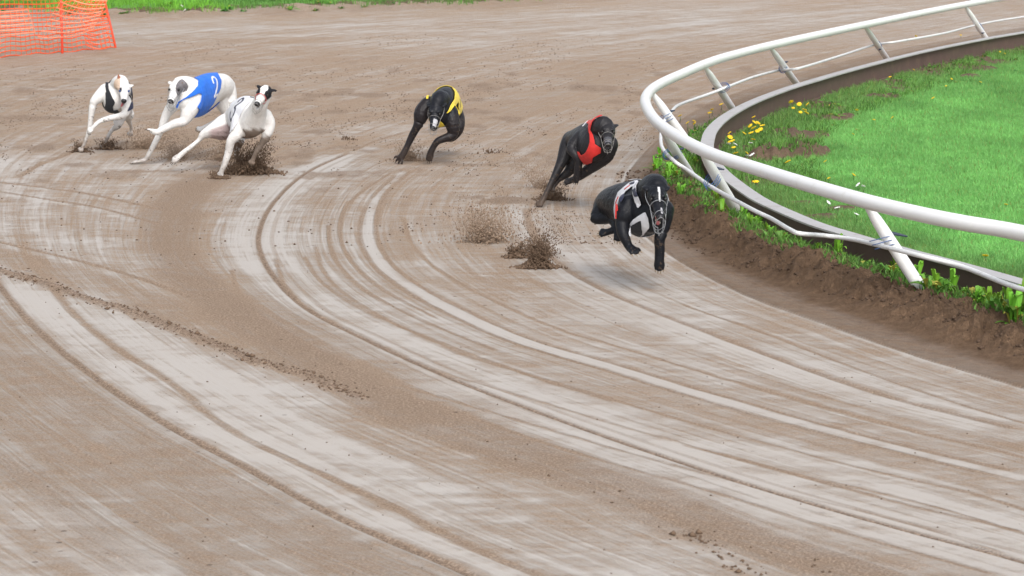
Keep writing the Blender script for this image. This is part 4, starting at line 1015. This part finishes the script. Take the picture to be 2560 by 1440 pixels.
def coat3(x):
    c = white(x); H = x['H']; h = x['is_']('head') | x['is_']('ear')
    m = h & (np.abs(H[:, 1]) > .021+.006*np.sin(H[:, 0]*60)) & (H[:, 0] < .085-.3*np.maximum(0, -H[:, 2]-.01)) & (H[:, 2] > -.032); m |= x['is_']('ear'); c[m] = (.018, .018, .022)
    ln = 705+(x['zx']-560)*(-.36); g = (x['is_']('leg2') | x['is_']('torso'))*sstep(590, 680, x['zx'])*sstep(925, 900, x['zx'])*sstep(-5, 45, x['zy']-ln); g = g[:, None]; c = c*(1-g)+np.array((.42, .33, .33))*g
    nz = x['noise'](22, 7); mud = x['is_']('leg1')*sstep(735, 800, x['zy']+90*(nz-.5)) ; mud = np.maximum(mud, x['is_']('torso')*sstep(670, 730, x['zy']+110*(nz-.5))*(x['zx'] > 1010))[:, None]*.9; c = c*(1-mud)+np.array((.15, .105, .075))*mud
    m = x['is_']('leg3') & (x['noise'](30, 2) > .5); c[m] = (.22, .16, .12); return c
def coat4(x):
    c = black(x); H = x['H']; m = x['is_']('head') & (H[:, 0] > .11) & (H[:, 1] > .0) & (np.abs(H[:, 2]+.01) < .03); c[m] = (.45, .45, .48)
    m = x['is_']('leg'); c[m] = (.022, .019, .021); return c
def coat5(x):
    c = black(x, (.022, .021, .024)); H = x['H']; m = x['is_']('head') & (H[:, 0] > .12); c[m] = (.075, .075, .085)
    m = x['is_']('head') & (H[:, 0] > .165); c[m] = (.2, .2, .22); return c
def coat6(x):
    c = black(x, (.010, .011, .015)); H = x['H']; m = x['is_']('head') & (np.abs(H[:, 1]-.006) < .0055*(1.3-H[:, 0]*8)) & (H[:, 0] > .0) & (H[:, 0] < .09) & (H[:, 2] > 0); c[m] = (.6, .6, .62)
    m = x['is_']('head') & (H[:, 0] > .13) & (H[:, 0] < .172) & (H[:, 1] > .004) & (H[:, 1] < .014) & (H[:, 2] > -.02); c[m] = (.4, .4, .43)
    m = x['V'][:, 2] < .0; return c

hound(dict(label='white greyhound with tan ear patch in black jacket, leftmost of the pack', zoom=(160, 160, 6), anchor=(250, 1330), lean=20, mud=.9, jrange=(1, 4), coat=coat1,
  torso=[(735,590,-.05,.11,.09),(755,510,.05,.17,.12),(800,470,.2,.19,.13),(845,520,.4,.165,.115),(880,610,.6,.125,.09),(900,700,.78,.11,.09),(910,740,.9,.08,.08)],
  neck=[(800,400,.15,.12),(830,300,.02,.095),(865,290,-.1,.075)], head=dict(nose=(898,560,-.34), fwd=(.10,-.48,.87), roll=6, k=1.17, jaw=22, ears=('up', 'fold'), eye=M_EYEB, tside=-1, tl=.14, uptow=.6),
  legs=[dict(p=[(640,400,.05,.085),(520,500,0,.065),(440,590,-.02,.044),(405,800,-.01,.031),(385,960,0,.025),(330,1130,0,.018),(285,1240,0,.019)], paw=(235,1320,0)),
        dict(p=[(900,540,.05,.075),(940,660,0,.06),(890,765,-.05,.042),(700,810,-.12,.032),(540,860,-.16,.026),(455,930,-.18,.021)], paw=(365,1035,-.16)),
        dict(p=[(860,720,.75,.085),(820,840,.65,.065),(800,930,.62,.042),(720,990,.66,.024),(650,1110,.5,.02),(610,1200,.42,.019)], paw=(570,1265,.38)),
        dict(p=[(920,690,.85,.08),(985,760,.85,.055),(965,830,.9,.036),(1000,920,1.05,.02),(1010,1000,1.1,.018)], paw=(980,1080,1.05))],
  jacket=[('jacket', [(625,255),(680,235),(665,330),(690,400),(730,500),(770,570),(740,640),(745,690),(800,680),(830,715),(700,800),(560,800),(535,700),(550,560),(580,640),(625,630),(635,560),(630,420),(615,340)], C_BLACK, .007, ('leg1', 'leg2')),
          ('side_panel', [(985,330),(1060,420),(1070,560),(1010,680),(930,730),(980,620),(1020,520),(1010,430),(985,490),(990,400)], C_NAVY, .008, ()),]))
hound(dict(label='white greyhound with grey eye patch in bright blue jacket numbered 2', zoom=(300, 160, 5.333), anchor=(250, 1335), lean=14, mud=.6, jrange=(1.2, 4.3), coat=coat2,
  torso=[(860,500,-.02,.12,.085),(950,470,.1,.185,.12),(1060,430,.28,.205,.135),(1170,370,.48,.19,.13),(1270,320,.66,.155,.12),(1370,310,.85,.14,.115),(1420,350,.98,.10,.09)],
  neck=[(980,370,.18,.13),(880,300,.08,.105),(790,280,-.02,.082)], head=dict(nose=(667,505,-.28), fwd=(-.16,-.55,.82), roll=-2, k=1.2, jaw=24, ears=('fold', 'fold'), muzzle='strap', tongue=False, uptow=.6),
  legs=[dict(p=[(720,540,-.02,.07),(640,640,0,.052),(585,760,0,.042),(540,900,0,.034),(450,1080,0,.029),(375,1220,0,.024),(335,1280,0,.022)], paw=(150,1325,0), pu=(0,0,1), spread=1.2),
        dict(p=[(990,440,.1,.1),(930,600,.0,.092),(850,760,-.05,.055),(740,790,-.09,.046),(600,855,-.12,.038),(490,915,-.15,.032)], paw=(360,875,-.2), pu=(0,0,1)),
        dict(p=[(1400,300,.92,.115),(1450,430,.92,.09),(1465,560,.88,.06),(1430,680,.95,.035),(1280,760,1.0,.022),(1120,840,.95,.02)], paw=(1030,885,.9)),
        dict(p=[(1330,380,.8,.1),(1350,520,.8,.07),(1400,660,.85,.04),(1380,780,.95,.022),(1300,860,.95,.02)], paw=(1220,920,.95))],
  jacket=[('jacket', [(960,170),(1020,150),(1160,85),(1290,110),(1345,230),(1330,330),(1280,430),(1240,520),(1140,650),(1060,725),(960,745),(895,725),(1000,610),(1070,490),(1080,410),(1050,395),(960,440),(850,480),(780,540),(745,620),(730,580),(770,510),(880,440),(980,350),(1030,290),(1035,220)], C_BLUE, .007, ('leg1', 'leg0'))],
  numeral=[([[(1235,265),(1215,200),(1240,185),(1275,225),(1280,300),(1262,380),(1240,440)], [(1240,440),(1285,405)]], C_WHITE, .020)]))
hound(dict(label='white greyhound with black-patched face in white jacket numbered 3', zoom=(400, 190, 5.144), anchor=(770, 1310), lean=22, mud=.6, jrange=(1.2, 4), coat=coat3,
  torso=[(1215,620,-.06,.13,.11),(1170,570,.08,.19,.155),(1110,510,.28,.19,.15),(1040,490,.48,.165,.125),(980,510,.66,.125,.105),(930,560,.84,.11,.10)],
  neck=[(1210,560,-.02,.135),(1250,450,-.12,.10),(1290,350,-.2,.082)], head=dict(nose=(1243,365,-.48), fwd=(-.20,-.42,.88), roll=12, k=1.2, jaw=20, ears=('fold', 'fold'), muzzle='cord', tongue=False, uptow=.5),
  legs=[dict(p=[(1050,580,.05,.09),(990,740,-.02,.065),(915,830,-.03,.046),(880,980,0,.038),(835,1120,0,.030),(795,1220,0,.026)], paw=(765,1305,0)),
        dict(p=[(1340,520,0,.085),(1405,620,0,.062),(1365,770,-.02,.048),(1310,870,0,.03),(1240,975,.02,.024),(1200,1060,.05,.022)], paw=(1170,1140,.05)),
        dict(p=[(950,600,.78,.13),(800,675,.7,.125),(670,710,.65,.078),(560,755,.65,.045),(500,825,.65,.024),(400,910,.62,.024),(300,985,.6,.027)], paw=(155,1115,.55)),
        dict(p=[(980,700,.75,.09),(1010,840,.6,.062),(985,950,.6,.032),(990,1060,.55,.022)], paw=(1040,1170,.45))],
  jacket=[('jacket', [(920,350),(1060,280),(1160,262),(1150,350),(1090,420),(1040,520),(1000,620),(940,700),(905,740),(885,600),(890,480)], C_WHITE, .007, ('leg1',)),],
  numeral=[([[(1010,350),(1040,318),(1078,300),(1068,335),(1030,365),(975,405)], [(975,405),(982,440),(962,500),(928,578)], [(928,578),(918,530),(922,470)]], C_NAVY, .018)]))
hound(dict(label='black greyhound in yellow jacket running alone in mid track', zoom=(950, 190, 6), anchor=(280, 1320), lean=14, mud=.2, jrange=(1.2, 4.5), coat=coat4, dark=True,
  torso=[(890,620,-.02,.12,.10),(910,530,.06,.18,.125),(940,450,.22,.195,.135),(985,430,.42,.185,.135),(1030,470,.62,.15,.125),(1060,540,.85,.14,.125),(1080,600,1.0,.1,.1)],
  neck=[(920,400,.1,.12),(890,360,-.04,.1),(865,400,-.12,.082)], head=dict(nose=(785,790,-.35), fwd=(-.13,-.70,.70), roll=-4, k=1.22, jaw=12, muzzle='plastic', tongue=False, uptow=.8),
  legs=[dict(p=[(740,440,.05,.10),(630,560,0,.088),(590,690,-.02,.062),(545,780,-.02,.044),(480,900,0,.040),(410,1050,0,.033),(350,1170,0,.036)], paw=(255,1300,0), spread=2.0),
        dict(p=[(1040,560,.05,.095),(1090,740,0,.08),(1090,880,0,.056),(980,930,-.03,.044),(870,975,-.05,.038),(810,1050,-.05,.033),(760,1150,-.05,.036)], paw=(730,1285,-.05)),
        dict(p=[(1100,560,.85,.11),(1165,680,.78,.082),(1170,820,.72,.055),(1090,940,.78,.032),(1000,960,.9,.02)]),
        dict(p=[(960,620,.85,.11),(860,700,.8,.07),(830,760,.85,.035),(810,800,1.0,.022)])],
  jacket=[('jacket', [(860,160),(930,115),(1070,110),(1180,170),(1235,260),(1240,400),(1210,540),(1170,590),(1160,480),(1165,380),(1120,450),(1060,520),(960,590),(1010,520),(1050,430),(1105,340),(1110,240),(1060,165),(960,150)], C_YEL, .008, ('leg2',)),
          ('chest_panel', [(905,660),(960,720),(1000,790),(960,850),(840,850),(860,770)], C_YEL, .007, ('leg1','leg3')),
          ('side_strap', [(690,360),(700,300),(740,290),(730,350)], C_YEL, .007, ())],
  numeral=[([[(1175,255),(1200,300),(1205,345)], [(1180,350),(1190,420),(1185,470)]], C_BLACK, .012)]))
hound(dict(label='dark greyhound in red jacket with mud-splashed hind legs beside the rail', zoom=(1310, 270, 5.538), anchor=(200, 1375), lean=20, mud=.45, jrange=(.8, 1.6), coat=coat5, dark=True,
  torso=[(1040,590,-.32,.12,.1),(980,500,-.22,.195,.135),(900,430,-.04,.165,.13),(800,435,.14,.13,.115),(720,445,.30,.105,.10),(660,460,.42,.095,.09),(640,490,.50,.08,.08)],
  neck=[(1000,380,-.15,.125),(1060,280,-.27,.1),(1110,250,-.35,.085)], head=dict(nose=(1165,510,-.6), fwd=(.0,-.47,.88), roll=4, k=1.2, jaw=12, ears=('fold', 'fold'), muzzle='plastic', tongue=False, uptow=.7),
  legs=[dict(p=[(860,400,-.05,.1),(750,460,-.1,.075),(655,560,-.15,.05),(710,650,-.2,.038),(755,730,-.2,.037),(748,850,-.18,.036),(735,930,-.16,.033)], paw=(700,1035,-.14)),
        dict(p=[(1180,500,-.3,.085),(1150,650,-.28,.068),(1020,760,-.22,.060),(880,860,-.15,.050),(770,950,-.1,.036),(680,990,-.05,.028)], paw=(560,1040,-.02)),
        dict(p=[(655,435,.40,.085),(605,540,.33,.078),(530,730,.26,.054),(452,890,.2,.038),(380,1030,.16,.028),(320,1150,.1,.023),(260,1280,.03,.026)], paw=(185,1375,0)),
        dict(p=[(740,620,.4,.1),(700,760,.32,.072),(600,900,.3,.045),(480,990,.25,.027),(410,1080,.2,.024)], paw=(370,1160,.18))],
  jacket=[('jacket', [(860,210),(960,120),(1080,105),(1110,130),(1000,150),(950,210),(945,320),(980,430),(990,500),(1070,550),(1060,620),(960,680),(950,740),(900,770),(810,790),(790,700),(740,640),(735,600),(770,600),(800,650),(860,610),(890,560),(915,480),(915,400),(900,320),(905,230),(880,230)], C_RED, .008, ('leg0',)),
          ('collar_edge', [(1120,140),(1180,140),(1215,185),(1190,190)], C_RED, .008, ())],
  numeral=[([[(920,165),(880,205),(825,265)]], C_WHITE, .010)]))
hound(dict(label='black greyhound in wire muzzle and striped jacket leading in mid leap', zoom=(1450, 420, 5.143), anchor=(1020, 1360), airground=(1640, 722), lean=14, mud=0, jrange=(1.0, 3.2), coat=coat6, dark=True, paleclaw=True,
  torso=[(960,640,-.14,.12,.11),(880,560,-.02,.185,.15),(770,500,.16,.19,.15),(640,460,.36,.175,.135),(500,440,.52,.14,.125),(390,460,.68,.12,.115),(310,515,.8,.095,.09)],
  neck=[(880,380,-.02,.135),(940,270,-.14,.11),(985,260,-.24,.088)], head=dict(nose=(1035,640,-.55), fwd=(.07,-.58,.81), roll=3, k=1.2, jaw=36, ears=('fold', 'fold'), muzzle='wire', teeth=True, uptow=.6),
  legs=[dict(p=[(650,500,.02,.10),(580,620,-.03,.078),(545,720,-.05,.055),(560,850,-.1,.045),(600,950,-.12,.036),(625,1010,-.12,.032)], paw=(740,1105,-.22), pu=(0,-.5,.8), spread=1.3),
        dict(p=[(1075,540,-.05,.082),(1088,680,-.08,.056),(1048,840,-.1,.046),(1022,920,-.12,.042),(1025,1050,-.12,.038),(1020,1190,-.12,.037)], paw=(1020,1325,-.12)),
        dict(p=[(370,475,.7,.108),(285,570,.66,.088),(200,650,.62,.045),(320,650,.58,.045),(430,670,.5,.035),(450,780,.4,.03),(380,815,.4,.026)], paw=(245,850,.42)),
        dict(p=[(460,540,.6,.1),(440,640,.55,.06),(480,740,.42,.042),(490,840,.35,.032)], paw=(495,945,.3))],
  jacket=[('jacket', [(640,205),(720,175),(760,180),(735,230),(740,320),(790,430),(800,480),(750,530),(715,420),(690,330),(690,250),(660,260),(600,310),(560,360),(535,430),(520,510),(495,600),(490,680),(460,640),(450,520),(465,420),(500,320),(570,260)], C_WHITE, .007, ()),
          ('chest_panel', [(800,590),(850,560),(880,640),(900,760),(820,850),(700,890),(620,890),(610,830),(640,720),(700,650)], C_WHITE, .007, ('leg1',)),
          ('dark_panel', [(690,290),(735,250),(740,300),(770,370),(715,370)], C_NAVY, .010, ()),
          ('dark_panel', [(545,370),(590,340),(570,400),(550,450),(515,455),(520,400)], C_NAVY, .010, ()),
          ('dark_panel', [(640,215),(720,190),(705,225),(650,235)], C_NAVY, .010, ()),
          ('dark_panel', [(800,660),(808,760),(815,830),(760,880),(690,885),(700,840),(640,860),(640,760),(700,710)], C_BLACK, .010, ('leg0','leg1'))],
  numeral=[([[(655,240),(590,285)], [(515,375),(485,440),(482,470)], [(482,470),(480,560),(478,650)], [(492,480),(493,560)]], C_RED, .010)]))
